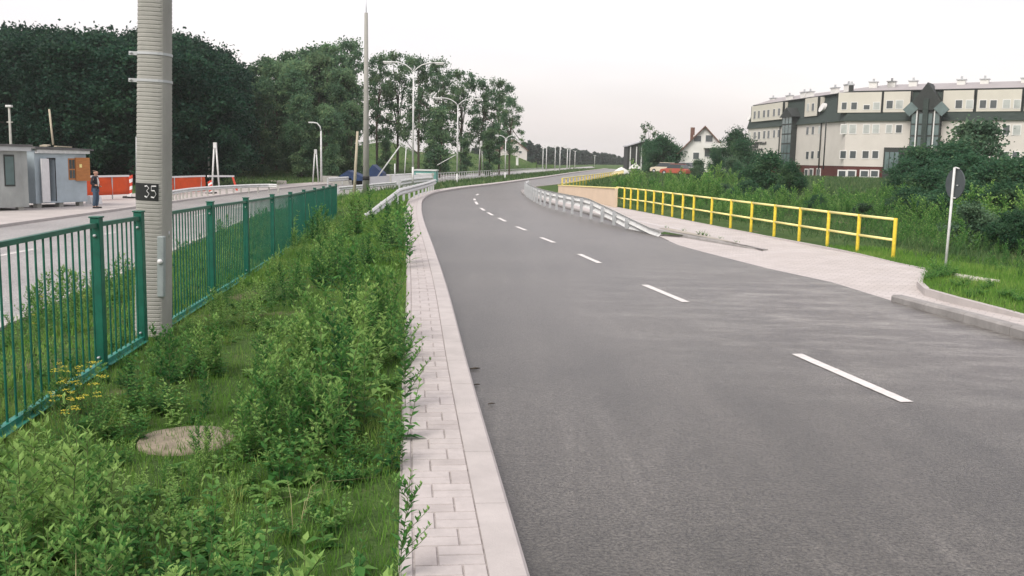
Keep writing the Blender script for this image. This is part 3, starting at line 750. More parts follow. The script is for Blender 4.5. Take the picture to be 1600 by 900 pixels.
for i, (px, pb_, pt_, Y, lab) in enumerate([(848, 262, 231, 185, 'thin far lamp at the left of the distant row'), (853.5, 262, 228, 180, 'taller far lamp second from left in the distant row'), (867, 261.5, 229, 195, 'far lamp third from left in the distant row'),
        (874.5, 263, 228, 150, 'far lamp with a wide arm in the middle of the distant row'), (886, 262, 232, 210, 'pale thick far lamp right of the wide armed one'), (890, 262, 233, 215, 'far lamp close beside the pale thick one'), (898, 262, 236, 240, 'far lamp at the right end of the distant row'), (929, 258, 243, 330, 'tiny farthest lamp before the distant wood')]):
    b_, H = vpole(px, pb_, pt_, Y); l = empty('street_lamp', b_, lab, 'street lamp', 'distant street lamps'); mb = MB()
    mb.tube([(0, 0, -.5), (0, 0, H)], [.09 if i != 4 else .15, .06], 8); mb.build('pole', 'galv_pale', l)
    w = 1.0 if i == 3 else .5
    mb = MB(); mb.tube([(-w, 0, H+.05), (-w*.4, 0, H), (0, 0, H-.25), (w*.4, 0, H), (w, 0, H+.05)], .05, 6); mb.build('arm', 'galv_pale', l)
def tapered_pole(name, px, pyb, pyt, Y, r0_, r1_, mat, label, cat, extra=None, rot=None):
    b_, H = vpole(px, pyb, pyt, Y); l = empty(name, b_, label, cat)
    if rot: l.rotation_euler = rot
    mb = MB(); mb.tube([(0, 0, -.3), (0, 0, H*.5), (0, 0, H)], [r0_, (r0_+r1_)/2, r1_], 14); mb.build('shaft', mat, l)
    return l, H
l, H = tapered_pole('concrete_mast', 572, 306, 20, 62, .22, .11, 'pole_concrete', 'very tall tapered concrete mast in front of the trees', 'mast')
mb = MB(); mb.tube([(0, 0, H), (0, 0, H+.9)], [.03, .015], 6); mb.build('spike', 'galv', l)
mb = MB(); mb.tube([(0, 0, 1.0), (0, 0, 1.25)], .222, 14); mb.build('band', 'rubber', l)
l, H = tapered_pole('wooden_pole', 553, 309, 205, 58, .095, .07, 'old_wood', 'thin yellowish wooden pole left of the tall mast', 'pole', rot=(0, R(3.2), 0))
l, H = tapered_pole('lamp_post', 502, 288, 205, 86, .11, .07, 'galv_pale', 'single arm street lamp at the wood edge left of the tall mast', 'street lamp')
mb = MB(); mb.tube([(0, 0, H), (-.08, 0, H+.4), (-.35, 0, H+.7), (-.75, 0, H+.75)], .06, 8); mb.build('arm', 'galv_pale', l)
mb = MB(); mb.box(-1.1, -.65, -.1, .1, H+.68, H+.8); bevel(mb.build('lamp_head', 'galv_pale', l), .03)
l, H = tapered_pole('lamp_post', 22, 330, 168, 58, .10, .06, 'concrete', 'thin grey lamp post rising behind the left work hut', 'street lamp')
mb = MB(); mb.box(-.18, .18, -.12, .12, H, H+.14); bevel(mb.build('lamp_head', 'galv_pale', l), .03)
mb = MB(); mb.box(-.17, .17, -.04, .04, H-.9, H-.82); mb.build('bracket', 'concrete', l)
l, H = tapered_pole('lamp_post', 327, 300, 203, 72, .07, .05, 'concrete', 'dim slender lamp post behind the two legged trestle mast', 'street lamp')
mb = MB(); mb.box(-.22, .12, -.1, .1, H, H+.12); bevel(mb.build('lamp_head', 'galv_pale', l), .03)
def aframe(ax, ay, f1, f2, Y, label, mat='galv_pale'):
    c = PD((f1[0]+f2[0])/2, f1[1], Y); l = empty('trestle_mast', c, label, 'mast'); a = PD(ax, ay, Y)-c
    for f_ in (f1, f2):
        p = PD(f_[0], f_[1], Y)-c; mb = MB(); mb.tube([p, a+Vector((.06 if f_ is f2 else -.06, 0, 0))], .06, 8); mb.build('leg', mat, l)
    mb = MB(); mb.box(a.x-.11, a.x+.11, -.08, .08, a.z-.25, a.z+.15); mb.build('cap', mat, l)
aframe(336, 226, (331, 301), (343, 300), 66, 'two legged white trestle mast behind the orange site fence')
aframe(493, 236, (488.5, 287), (497.5, 286), 84, 'short two legged trestle mast beside the single arm lamp')
aframe(751.5, 222, (748, 269), (755, 269), 118, 'far two legged trestle mast among the trees before the pale house')
def strut(p0, p1, Y, r, label, mat='galv_pale', name='leaning_pole'):
    a = PD(*p0, Y); b_ = PD(*p1, Y+.5); mb = MB(); c = a; mb.tube([a-c, b_-c], r, 8); o_ = mb.build(name, mat, label=label, cat='pole'); o_.location = c; return o_
strut((588, 279), (625, 228), 84, .055, 'diagonal pale strut leaning right beside the blue tarpaulin')
strut((683, 258), (712, 242), 95, .035, 'slanting pale pole low among the trees by the second double lamp')
strut((632, 272), (635, 225), 88, .045, 'thin upright pale pole left of the tall double arm lamp')
strut((617, 275), (617, 256), 80, .05, 'short pale marker pole behind the grey panel fence', 'galv_pale', 'marker_pole')
# poles near shed
strut((83, 226), (77, 171), 47, .05, 'pale leaning pole standing on the light blue hut roof', 'old_wood')

# ------------------------------------------------------------------ road sign seen from behind
sb = G(1477, 421, -.02)
Hs = PD(1478, 262, sb.y).z-sb.z
sg_ = empty('road_sign', sb, 'round traffic sign on a thin grey post seen from behind', 'road sign', rz=R(-38))
sg_.rotation_euler = (R(0), R(1.0), R(-80))
mb = MB(); mb.tube([(0, 0, -.4), (0, 0, Hs)], .025, 12); mb.build('post', 'galv_pale', sg_)
mb = MB(); cz = Hs-.31; n = 40; vs = []
for y, r in ((.035, .29), (.035, .30), (.05, .305), (.055, .30)):
    vs += [(r*math.cos(2*math.pi*k/n), y, cz+r*math.sin(2*math.pi*k/n)) for k in range(n)]
fs = [tuple(range(n))[::-1], tuple(3*n+k for k in range(n))]
for j in range(3):
    for k in range(n): fs.append((j*n+k, j*n+(k+1) % n, (j+1)*n+(k+1) % n, (j+1)*n+k))
mb.add(vs, fs)
pmat('sign_back', (.07, .085, .09), .55, .1, 4, metal=.2)
pl = mb.build('sign_plate', 'sign_back', sg_)
mb = MB(); mb.tube([(-.05, .01, cz+.30), (.02, .01, cz+.32), (.12, .02, cz+.30)], .014, 6); mb.tube([(-.02, .01, cz-.28), (.10, .01, cz-.28)], .014, 6); mb.build('clip', 'galv_pale', pl)
mb = MB(); mb.tube([(.12, .03, cz-.03), (.12, .0, cz-.03)], .012, 6); mb.build('bolt', 'galv', pl)

# ------------------------------------------------------------------ work huts
def frame_at(px0, py0, Y0, px1, py1, Y1):
    a = PD(px0, py0, Y0); b_ = PD(px1, py1, Y1); b_.z = a.z; d = b_-a; rz = math.atan2(d.y, d.x); return a, d.length, rz
z_g = -.65
a = G(57, 326, z_g); b_ = G(137, 322, z_g); d = b_-a; L = d.length; rz = math.atan2(d.y, d.x)
H = 2.62
sh = empty('work_hut', a, 'light blue site hut with white open door and brown window shutter', 'hut', rz=rz)
sc_ = L/80.0   # metres per photo pixel across the front
def hx(px): return (px-57)*sc_
mb = MB(); wz0, wz1 = .22, H
mb.box(0, hx(77), 0, 2.3, wz0, wz1); mb.box(hx(87), L, 0, 2.3, wz0, wz1)
zdoor0, zdoor1 = .30, 2.18
mb.box(hx(77), hx(87), 0, 2.3, wz0, zdoor0); mb.box(hx(77), hx(87), 0, 2.3, zdoor1, wz1)
mb.build('wall', 'shed_wall', sh)
mb = MB(); mb.box(hx(77), hx(87), .35, .4, zdoor0, zdoor1); mb.build('doorway_shade', 'dark_inside', sh)  # near-black sheet behind the opening paints the shade within the hut
mb = MB(); mb.box(hx(76)-.02, hx(88), -.03, 0, zdoor1, zdoor1+.07); mb.box(hx(87), hx(88), -.02, 0, zdoor0, zdoor1); mb.build('door_frame', 'dark_inside', sh)
mb = MB(); mb.box(0, hx(78)-hx(66)+.12, 0, .045, 0, 1.95); dr = mb.build('door', 'white_paint', sh); dr.location = (hx(77), -.01, .27); dr.rotation_euler = (0, 0, R(180+14))
mb = MB(); mb.tube([(.28, -.03, .95), (.28, -.03, 1.1)], .015, 6); mb.build('handle', 'rubber', dr)
w = MB(); w.box(hx(108), hx(119), -.02, .02, 1.25, 2.24); wn = w.build('window', 'varnished_wood', sh)
w = MB(); w.box(hx(109.2), hx(113), -.03, -.02, 1.32, 1.70); w.box(hx(109.2), hx(113), -.03, -.02, 1.76, 2.18); w.box(hx(114), hx(117.8), -.03, -.02, 1.32, 1.70); w.box(hx(114), hx(117.8), -.03, -.02, 1.76, 2.18); w.build('pane', 'window_glass', wn)
w = MB(); w.box(0, hx(137)-hx(118), 0, .05, 0, 1.08); s_ = w.build('shutter', 'varnished_wood', sh); s_.location = (hx(118.5), -.06, 1.2); s_.rotation_euler = (0, 0, R(-14))
w = MB(); w.box(.18, .30, -.012, 0, .62, .78); w.build('sticker', 'yellow_pale', s_)
w = MB(); w.add([(-.12, -.22, H+.02), (L+.28, -.22, H-.02), (L+.28, 2.5, H+.02), (-.12, 2.5, H+.06), (-.12, -.22, H+.12), (L+.28, -.22, H+.06), (L+.28, 2.5, H+.12), (-.12, 2.5, H+.16)],
      [(3, 2, 1, 0), (4, 5, 6, 7), (0, 1, 5, 4), (1, 2, 6, 5), (2, 3, 7, 6), (3, 0, 4, 7)]); rf = w.build('roof', 'roof_felt', sh)
w = MB(); w.box(.02, L+.1, -.16, -.02, H-.16, H+.0); w.build('fascia', 'galv_pale', sh)
w = MB(); w.beam((.9, .4, H+.16), (1.6, .9, H+.2), .3, .06); w.beam((L-.6, .3, H+.14), (L-1.3, .5, H+.16), .25, .05); w.build('plank', 'old_wood', rf)
for x in (.25, L*.5, L-.3):
    w = MB(); w.box(x-.12, x+.12, .08, .32, -.1, .22); w.build('footing', 'concrete', sh)
# old hut on the left
a2 = G(-118, 334, z_g); b2 = G(46, 329, z_g); d2 = b2-a2; L2 = d2.length; rz2 = math.atan2(d2.y, d2.x); sc2 = L2/164
so_ = empty('work_hut', a2, 'older grey site hut with stained wall and dull window at the left edge', 'hut', rz=rz2); H2 = 2.72
def hx2(px): return (px+118)*sc2
w = MB(); w.box(0, L2, 0, 2.3, .16, H2); w.build('wall', 'shed_wall_old', so_)
w = MB(); w.box(hx2(7), hx2(24), -.03, 0, 1.05, 2.38); wn = w.build('window', 'trim_dark', so_)
w = MB(); w.box(hx2(8.5), hx2(22.5), -.045, -.03, 1.12, 2.30); w.build('pane', 'stair_glass', wn)
w = MB(); w.box(hx2(-60), hx2(-35), -.03, 0, .25, 2.2); w.build('door', 'shed_wall_old', so_)
w = MB(); w.box(-.2, L2+.15, -.25, 2.5, H2, H2+.10); w.build('roof', 'roof_felt', so_)
w = MB(); w.box(-.2, L2+.1, -.2, -.02, H2-.18, H2-.0); w.build('fascia', 'galv', so_)
for x in (.3, L2*.5, L2-.3): w = MB(); w.box(x-.12, x+.12, .1, .35, -.1, .16); w.build('footing', 'concrete', so_)

# ------------------------------------------------------------------ orange site fence, boards
def fabric_fence(P, H, label, mat, zb=.25):
    g = empty('site_fence', P[0], label, 'site fence'); off = Vector(P[0]); Q = resample(catmull(P, .5), .5); N = norms(Q); vs = []; n = len(Q)
    for i, (p, nn) in enumerate(zip(Q, N)):
        for j in range(5):
            z = zb+(H-zb)*j/4; wv = .03*math.sin(i*1.7+j)
            vs.append(p-off+nn*wv+Vector((0, 0, z)))
    fs = [(i*5+j, (i+1)*5+j, (i+1)*5+j+1, i*5+j+1) for i in range(n-1) for j in range(4)]
    mb = MB(); mb.add(vs, fs, 0, True); o_ = mb.build('netting', mat, g); md = o_.modifiers.new('solid', 'SOLIDIFY'); md.thickness = .02
    mb = MB()
    for a, b_ in zip(Q, Q[1:]): mb.beam(a-off+Vector((0, 0, H+.04)), b_-off+Vector((0, 0, H+.04)), .06, .10)
    mb.build('top_rail', 'white_paint', g)
    for p in resample(P, 3): q = p-off; mb = MB(); mb.tube([q+Vector((0, .06, -.1)), q+Vector((0, .06, H))], .04, 6); mb.build('post', 'galv', g)
fabric_fence([GL(x, y) for x, y in [(118, 315), (160, 312.5), (206, 310)]], 1.22, 'orange site fence between the hut and the utility pole', 'orange_fabric')
fabric_fence([GL(x, y) for x, y in [(232, 307), (290, 303), (325, 301)]], 1.05, 'orange site fence right of the utility pole', 'orange_fabric', .1)
a = GL(325, 301); b_ = GL(366, 298); g = empty('barrier_rail', a, 'white rail continuing right from the orange site fence', 'barrier'); d = b_-a
mb = MB(); mb.beam(Vector((0, 0, 1.08)), d+Vector((0, 0, 1.0)), .06, .12); mb.build('rail', 'white_paint', g)
mb = MB(); mb.beam(d+Vector((-.1, 0, 1.0)), d+Vector((.2, 0, 0)), .1, .12); mb.build('leg', 'red_stripe', g)
def striped(px, pyb, pyt, lab, lean=0):
    p = GL(px, pyb); Hh = PD(px, pyt, p.y).z-p.z; g = empty('barrier_board', p, lab, 'barrier'); g.rotation_euler = (0, R(lean), 0)
    mb = MB(); n = 6
    for k in range(n): mb.add([(-.13, 0, Hh*k/n), (.13, 0, Hh*k/n+.12), (.13, 0, Hh*(k+1)/n+.12), (-.13, 0, Hh*(k+1)/n), (-.13, .05, Hh*k/n), (.13, .05, Hh*k/n+.12), (.13, .05, Hh*(k+1)/n+.12), (-.13, .05, Hh*(k+1)/n)],
                              [(0, 1, 2, 3), (7, 6, 5, 4), (1, 5, 6, 2), (0, 3, 7, 4), (3, 2, 6, 7), (0, 4, 5, 1)], k % 2)
    mb.build('board', ['white_paint', 'red_stripe'], g)
    mb = MB(); mb.box(-.3, .3, -.2, .25, -.02, .1); mb.build('foot', 'rubber', g)
striped(202, 310, 276, 'red and white striped board just left of the utility pole', 4)
striped(330, 303, 284, 'small striped board under the two legged trestle mast', -6)
for (x, w_, lab) in ((141, 7, 'white plastic block between hut and standing man'), (152.5, 5, 'white plastic block right behind the standing man')):
    p = GL(x, 319); g = MB(); g.prism([(-.16, 0), (.16, 0), (.11, .42), (-.11, .42)], -.2, .2); o_ = bevel(g.build('plastic_block', 'white_paint', label=lab, cat='block', group='white blocks by the orange fence'), .02); o_.location = p

# ------------------------------------------------------------------ far structures on the left
def simple_box_thing(name, px0, px1, pyb, pyt, Y, depth, mat, label, cat, roof=None):
    a = PD(px0, pyb, Y); b_ = PD(px1, pyb, Y); Hh = PD((px0+px1)/2, pyt, Y).z-a.z; L_ = (b_-a).length
    g = empty(name, a, label, cat); mb = MB(); mb.box(0, L_, 0, depth, -.6, Hh); mb.build('body', mat, g); return g, L_, Hh
g, L_, Hh = simple_box_thing('container', 647, 681, 281, 267, 84, 2.4, 'teal_metal', 'small teal metal container behind the crash barrier', 'container')
mb = MB(); mb.box(-.05, L_+.05, -.06, 2.45, Hh, Hh+.1); mb.build('roof', 'galv_pale', g)
mb = MB(); mb.box(.15, L_-.15, -.03, 0, Hh-.32, Hh-.2); mb.build('trim', 'galv_pale', g)
# blue tarpaulin shelters : ridge tents
def tent(px0, px1, pyb, pyt, Y, label, open_=True):
    a = PD(px0, pyb, Y); L_ = (PD(px1, pyb, Y)-a).length; Hh = PD(px0, pyt, Y).z-a.z
    g = empty('tarpaulin_shelter', a, label, 'shelter'); mb = MB()
    mb.add([(0, 0, Hh*.5), (L_*.35, 0, Hh), (L_, 0, Hh*.45), (0, 2.5, Hh*.5), (L_*.35, 2.5, Hh), (L_, 2.5, Hh*.45), (-.1, 0, Hh*.2), (L_+.1, 0, Hh*.1), (-.1, 2.5, Hh*.2), (L_+.1, 2.5, Hh*.1)],
           [(0, 1, 4, 3), (1, 2, 5, 4), (6, 0, 3, 8), (2, 7, 9, 5), (3, 4, 5, 9, 8), (6, 7, 2, 1, 0)]); mb.build('sheet', 'blue_tarp', g)
    mb = MB()
    for x in (.05, L_-.05): mb.box(x-.05, x+.05, .05, .15, -.5, Hh*.3)
    mb.build('leg', 'galv', g); mb = MB(); mb.box(.15, L_-.15, 1.2, 1.3, -.5, Hh*.4); mb.build('inside', 'dark_inside', g)  # dark sheet added under the tarpaulin, painting the shade there
tent(530, 568, 284, 266, 82, 'low dark blue tarpaulin shelter left of the tall mast')
tent(574, 597, 280, 257, 86, 'taller dark blue tarpaulin shelter right of the tall mast')
def block(px, py, Y, w_, d_, h_, label, mat='concrete'):
    p = PD(px, py, Y); mb = MB(); mb.box(-w_/2, w_/2, 0, d_, -.3, h_); o_ = bevel(mb.build('concrete_block', mat, label=label, cat='block', group='concrete blocks at the wood edge'), .03); o_.location = p
block(514, 283, 86, 1.5, .6, .45, 'flat concrete block right beside the single arm lamp')
block(533, 285, 82, 1.8, .6, .40, 'long concrete block in front of the low blue shelter')
block(439, 288, 80, .7, .5, .3, 'small pale rubble block left of the short trestle mast', 'concrete_pale')
block(428, 287, 84, .5, .5, .25, 'tiny pale rubble block farthest left of the short trestle mast', 'concrete_pale')
# grey panel fence
P = [PD(576, 288.5, 78), PD(610, 286.5, 79), PD(643, 285.5, 79), PD(676, 284, 78)]
g = empty('panel_fence', P[0], 'low pale grey panel fence behind the tall mast', 'fence'); off = Vector(P[0])
for a, b_ in zip(P, P[1:]):
    mb = MB(); mb.beam(a-off+Vector((0, 0, .25)), b_-off+Vector((0, 0, .25)), .06, .75); mb.build('panel', 'grey_panel', g)
for p in P: q = p-off; mb = MB(); mb.box(q.x-.07, q.x+.07, q.y-.07, q.y+.07, -.4, .72+q.z); mb.build('post', 'concrete', g)

# ------------------------------------------------------------------ office building
def plane_uz(px, py, A, d):
    r_ = ray(px, py); n = Vector((-d.y, d.x, 0)); t_ = (A-Vector((0, 0, CZ))).dot(n)/r_.dot(n); p = Vector((0, 0, CZ))+r_*t_; return (p-A).dot(d), p.z
C1 = Vector((44.2, 130, 0)); E1 = Vector((68.5, 113.7, 0)); S1 = Vector((40.0, 167, 0))
bld = empty('office_building', (C1.x, C1.y, .3), 'large cream office building with dark mansard roof and glazed stair bays', 'building')
BO = Vector((C1.x, C1.y, .3))
fd = (E1-C1).normalized(); sd_ = (S1-C1).normalized()
zb, zbase, zband, zmid, ztop = -.8, 1.95, 7.95, 9.0, 11.75
class Facade:
    def __init__(s, A, d, outn): s.A = A; s.d = d; s.n = outn
    def p(s, u, z, o_=0): q = s.A+s.d*u+s.n*o_-BO; return Vector((q.x, q.y, z-.3))
    def box(s, mb, u0, u1, z0, z1, o0, o1, mi=0):
        v_ = [s.p(u, z, o_) for z in (z0, z1) for u, o_ in ((u0, o1), (u1, o1), (u1, o0), (u0, o0))]
        flip = s.d.cross(s.n).z > 0
        f_ = [(3, 2, 1, 0), (4, 5, 6, 7), (0, 1, 5, 4), (1, 2, 6, 5), (2, 3, 7, 6), (3, 0, 4, 7)]
        if flip: f_ = [x[::-1] for x in f_]
        mb.add(v_, f_, mi)
    def uz(s, px, py): return plane_uz(px, py, s.A, s.d)
nf = Vector((fd.y, -fd.x, 0)); nf = nf if nf.dot(-C1) > 0 else -nf
ns = Vector((sd_.y, -sd_.x, 0)); ns = ns if ns.x < 0 else -ns
FF = Facade(C1, fd, nf); FS = Facade(C1, sd_, ns)
# parts: extruded footprint walls
foot = [S1, C1, E1, E1+Vector((8, -5.4, 0)), E1+Vector((14, 8, 0)), Vector((57, 138, 0)), Vector((55, 168, 0))]
def extr(P, z0, z1, name, mat, inset=None):
    n = len(P); mb = MB(); Q2 = inset or P
    mb.add([(p.x-BO.x, p.y-BO.y, z0-.3) for p in P]+[(p.x-BO.x, p.y-BO.y, z1-.3) for p in Q2], [(i, (i+1) % n, n+(i+1) % n, n+i) for i in range(n)]+[tuple(range(n, 2*n)), tuple(range(n))[::-1]])
    o_ = mb.build(name, mat, bld); bm = bmesh.new(); bm.from_mesh(o_.data); bmesh.ops.recalc_face_normals(bm, faces=bm.faces); bm.to_mesh(o_.data); bm.free(); return o_
ctr = Vector((58, 140, 0))
extr(foot, zb, zbase, 'basement_wall', 'basement_brick', None)
def scale_in(P, w_):
    c = sum(P, Vector())/len(P); return [p+(c-p).normalized()*w_ for p in P]
grow = scale_in(foot, -.06)
extr(grow, zbase, zband, 'wall', 'facade')
eave = scale_in(foot, -.45); top = scale_in(foot, 1.1)
extr(eave, zband-.05, ztop, 'mansard_roof', 'mansard', top)
roofp = scale_in(foot, .7); roofi = scale_in(foot, 6.0)
rfo = extr(roofp, ztop, ztop+.12, 'roof_edge', 'trim_dark')
rfo = extr(scale_in(foot, .8), ztop+.12, ztop+1.15, 'roof', 'roof_grey', roofi)
# the windows, by their place in the photograph
def window(Fc, x0, x1, y0, y1, glassm='window_glass', fr=.09, o0=.07, kind=0, par=None, ground=0):
    u0, za = Fc.uz(x0, y1); u1, _ = Fc.uz(x1, y1); _, zb_ = Fc.uz(x0, y0)
    if u0 > u1: u0, u1 = u1, u0
    w = MB(); Fc.box(w, u0-fr, u1+fr, za-fr, zb_+fr, o0-.1, o0+.02+ground); 
    o_ = w.build('window', 'window_frame', par or bld)
    w = MB(); um = (u0+u1)/2
    if u1-u0 > 1.0: Fc.box(w, u0, um-.04, za, zb_, o0+ground, o0+.03+ground); Fc.box(w, um+.04, u1, za, zb_, o0+ground, o0+.03+ground)
    else: Fc.box(w, u0, u1, za, zb_, o0+ground, o0+.03+ground)
    w.build('pane', glassm, o_)
def c7(x, y): return 1140+x/5, 110+y/5
def c8(x, y): return 1370+x/5.296, 110+y/5.296
def wins(Fc, L_, cv, g='window_glass', fr=.05, ground=0, o0=.07):
    for q in L_:
        x0, x1, y0, y1 = q[:4]; gg = q[4] if len(q) > 4 else g
        X0, Y0 = cv(x0, y0); X1, Y1 = cv(x1, y1); window(Fc, X0, X1, Y0, Y1, gg, fr, o0, ground=ground)
wins(FS, [(120, 135, 490, 543), (150, 165, 487, 540, 'blind_glass'), (190, 207, 483, 540), (224, 241, 480, 537), (265, 282, 475, 533), (299, 315, 472, 529), (343, 358, 468, 524), (378, 394, 465, 521), (424, 440, 460, 514), (602, 620, 444, 502), (645, 663, 441, 500), (697, 712, 440, 495, 'blind_glass')], c7)
wins(FS, [(115, 130, 660, 705), (150, 162, 657, 702), (185, 202, 655, 705), (218, 232, 652, 703), (262, 278, 650, 700), (295, 308, 648, 698), (337, 352, 645, 695), (375, 390, 642, 690), (420, 436, 640, 685), (600, 620, 635, 692), (640, 660, 632, 688), (690, 710, 630, 685)], c7)
wins(FS, [(590, 612, 775, 826), (628, 650, 773, 826), (682, 708, 771, 825)], c7, fr=.14)
B = 'blind_glass'
wins(FF, [(870, 915, 425, 492, B), (935, 985, 425, 492, B), (1045, 1090, 425, 490, B), (1118, 1165, 425, 488, B)], c7, fr=.10)
wins(FF, [(865, 908, 630, 685), (940, 985, 630, 685), (1038, 1085, 630, 685), (1115, 1160, 630, 685)], c7, fr=.10)
wins(FF, [(852, 905, 785, 828), (925, 980, 785, 828), (1025, 1080, 785, 828), (1105, 1158, 785, 828)], c7, fr=.16)
wins(FF, [(78, 122, 452, 515, B), (158, 205, 452, 515)], c8, fr=.10)
wins(FF, [(650, 700, 458, 522), (735, 785, 458, 522), (930, 985, 458, 530, B), (1042, 1095, 455, 532), (1125, 1185, 455, 532, B), (1035, 1085, 675, 745), (1120, 1175, 675, 745), (650, 700, 670, 740), (735, 785, 670, 740)], c8, fr=.10)
# dormer panels
def panel(Fc, cv, x0, x1, ybot, ytop, o1=.15):
    X0, Y0 = cv(x0, ytop); X1, _ = cv(x1, ytop); _, Yb = cv(x0, ybot)
    u0, zt = Fc.uz(X0, Y0); _, zb2 = Fc.uz(X0, Yb); u1, _ = Fc.uz(X1, Y0)
    if u0 > u1: u0, u1 = u1, u0
    w = MB(); Fc.box(w, u0, u1, zmid, ztop-.12, -1.6, o1); o_ = w.build('dormer', 'facade_panel', bld)
    w = MB(); Fc.box(w, u0-.05, u0+.06, zmid-.05, ztop-.1, o1-.3, o1+.03); Fc.box(w, u1-.06, u1+.05, zmid-.05, ztop-.1, o1-.3, o1+.03); w.build('dormer_trim', 'trim_dark', o_)
panel(FS, c7, 180, 425, 390, 270); panel(FS, c7, 598, 700, 345, 225)
panel(FF, c7, 850, 1195, 340, 200); panel(FF, c7, 1205, 1420, 340, 200)
panel(FF, c8, 550, 812, 345, 195); panel(FF, c8, 830, 1208, 345, 195); panel(FF, c8, 1225, 1500, 345, 195)
wins(FS, [(195, 211, 322, 378), (228, 243, 318, 374), (268, 285, 314, 368), (302, 318, 310, 364), (347, 362, 304, 358), (385, 402, 299, 354), (612, 628, 262, 318, B), (650, 668, 260, 316)], c7, o0=.17, fr=.05)
wins(FF, [(878, 915, 252, 305), (952, 995, 252, 305), (1050, 1095, 272, 305), (1125, 1172, 252, 305, B)], c7, o0=.17, fr=.08)
wins(FF, [(82, 132, 252, 315), (160, 215, 250, 315, B), (652, 705, 248, 313), (740, 795, 248, 313, B), (852, 903, 248, 312), (938, 990, 248, 312), (1045, 1100, 245, 312, B), (1135, 1185, 245, 312, B)], c8, o0=.17, fr=.08)
# stair tower on the side facade: glazed bay under a gable
def tower(Fc, cv, xl, xr, yshoulder, yapex, ybot, proj, strips, label=None, shoulders=None):
    X0, Y0 = cv(xl, yshoulder); X1, _ = cv(xr, yshoulder); u0, zs_ = Fc.uz(X0, Y0); u1, _ = Fc.uz(X1, Y0)
    _, za = Fc.uz(*cv((xl+xr)/2, yapex)); _, zb2 = Fc.uz(*cv((xl+xr)/2, ybot))
    if u0 > u1: u0, u1 = u1, u0
    w = MB(); Fc.box(w, u0, u1, zb2, zs_, -.5, proj); o_ = w.build('stair_bay', 'trim_dark', bld)
    w = MB(); n = strips
    for k in range(n):
        a0 = u0+(u1-u0)*(k+.10)/n; a1 = u0+(u1-u0)*(k+.90)/n; z = zb2+.1
        while z < zs_-.5: Fc.box(w, a0, a1, z, min(z+1.25, zs_-.1), proj-.02, proj+.03); z += 1.45
    w.build('glazing', 'stair_glass', o_)
    um = (u0+u1)/2; e = (u1-u0)*.16; w = MB()
    lft, rgt = u0-e, u1+e
    pts = [Fc.p(lft, zs_-.2, proj+.25), Fc.p(um, za, proj+.25), Fc.p(rgt, zs_-.2, proj+.25), Fc.p(lft, zs_-.2, -2.0), Fc.p(um, za, -2.0), Fc.p(rgt, zs_-.2, -2.0)]
    w.add(pts, [(0, 2, 1), (0, 1, 4, 3), (1, 2, 5, 4), (0, 3, 5, 2), (3, 4, 5)]); w.build('gable', 'trim_dark', o_)
    return o_, u0, u1, zs_, za, zb2
tower(FS, c7, 458, 535, 360, 292, 800, .9, 3)
o_, u0, u1, zs_, za, zb2 = tower(FF, c8, 308, 548, 320, 105, 640, 1.3, 4)
w = MB()
um = (u0+u1)/2; e = (u1-u0)*.16
FF.box(w, um-e*.55, um+e*.55, zb2, zs_+1.2, 1.3, 1.75); w.build('central_fin', 'mansard', o_)
for s in (-1, 1):
    w = MB(); uu = um+s*(u1-u0)*.30; FF.box(w, uu-.07, uu+.07, zb2, zs_-.1, 1.33, 1.42); w.build('mullion', 'window_frame', o_)
    w = MB(); ue = um+s*(u1-u0)*.52; dz = .95
    pts = [FF.p(ue-s*.9, zs_-.05, 1.6), FF.p(ue, zs_+.85, 1.6), FF.p(ue+s*.95, zs_-.15, 1.6), FF.p(ue+s*.1, zs_-1.0, 1.6)]
    pts2 = [p-Vector((nf.x, nf.y, 0))*.4 for p in pts]
    w.add(pts+pts2, [(0, 1, 2, 3), (7, 6, 5, 4), (0, 4, 5, 1), (1, 5, 6, 2), (2, 6, 7, 3), (3, 7, 4, 0)]); w.build('corner_glazing', 'stair_glass', o_)
# porch: dark box standing out from the wall, recess shade put into its colour
w = MB(); ua, za_ = FF.uz(*c8(60, 720)); ub, zb3 = FF.uz(*c8(300, 640)); _, zc3 = FF.uz(*c8(60, 830)); FF.box(w, ua, ub, zb-.2, zb3, 0, .35); po = w.build('entrance_porch', 'trim_dark', bld)
w = MB()
for k in range(3): FF.box(w, ua+.2+k*(ub-ua)*.17, ua+.1+(k+1)*(ub-ua)*.17, zc3, zb3-.6, .36, .42)
w.build('glazing', 'stair_glass', po)
# round roof windows
for Fc, q in ((FS, (155, 365)), (FS, (718, 290))):
    u, z = Fc.uz(*c7(*q)); w = MB(); n = 20
    ring = [Fc.p(u+.75*math.cos(2*math.pi*k/n), z+.62*math.sin(2*math.pi*k/n), .02-.25*math.sin(2*math.pi*k/n)) for k in range(n)]; ring2 = [p-ns*.4 for p in ring]
    w.add(ring+ring2, [tuple(range(n)), tuple(range(n, 2*n))[::-1]]+[(k, (k+1) % n, n+(k+1) % n, n+k) for k in range(n)]); w.build('oval_window', 'window_frame', bld)
# drainpipes
for Fc, x in ((FS, 400), (FS, 722), (FF, 752)):
    u, _ = Fc.uz(*c7(x, 500)); w = MB(); w.tube([Fc.p(u, zbase-.5, .2), Fc.p(u, zband, .2)], .09, 6); w.build('drainpipe', 'trim_dark', bld)
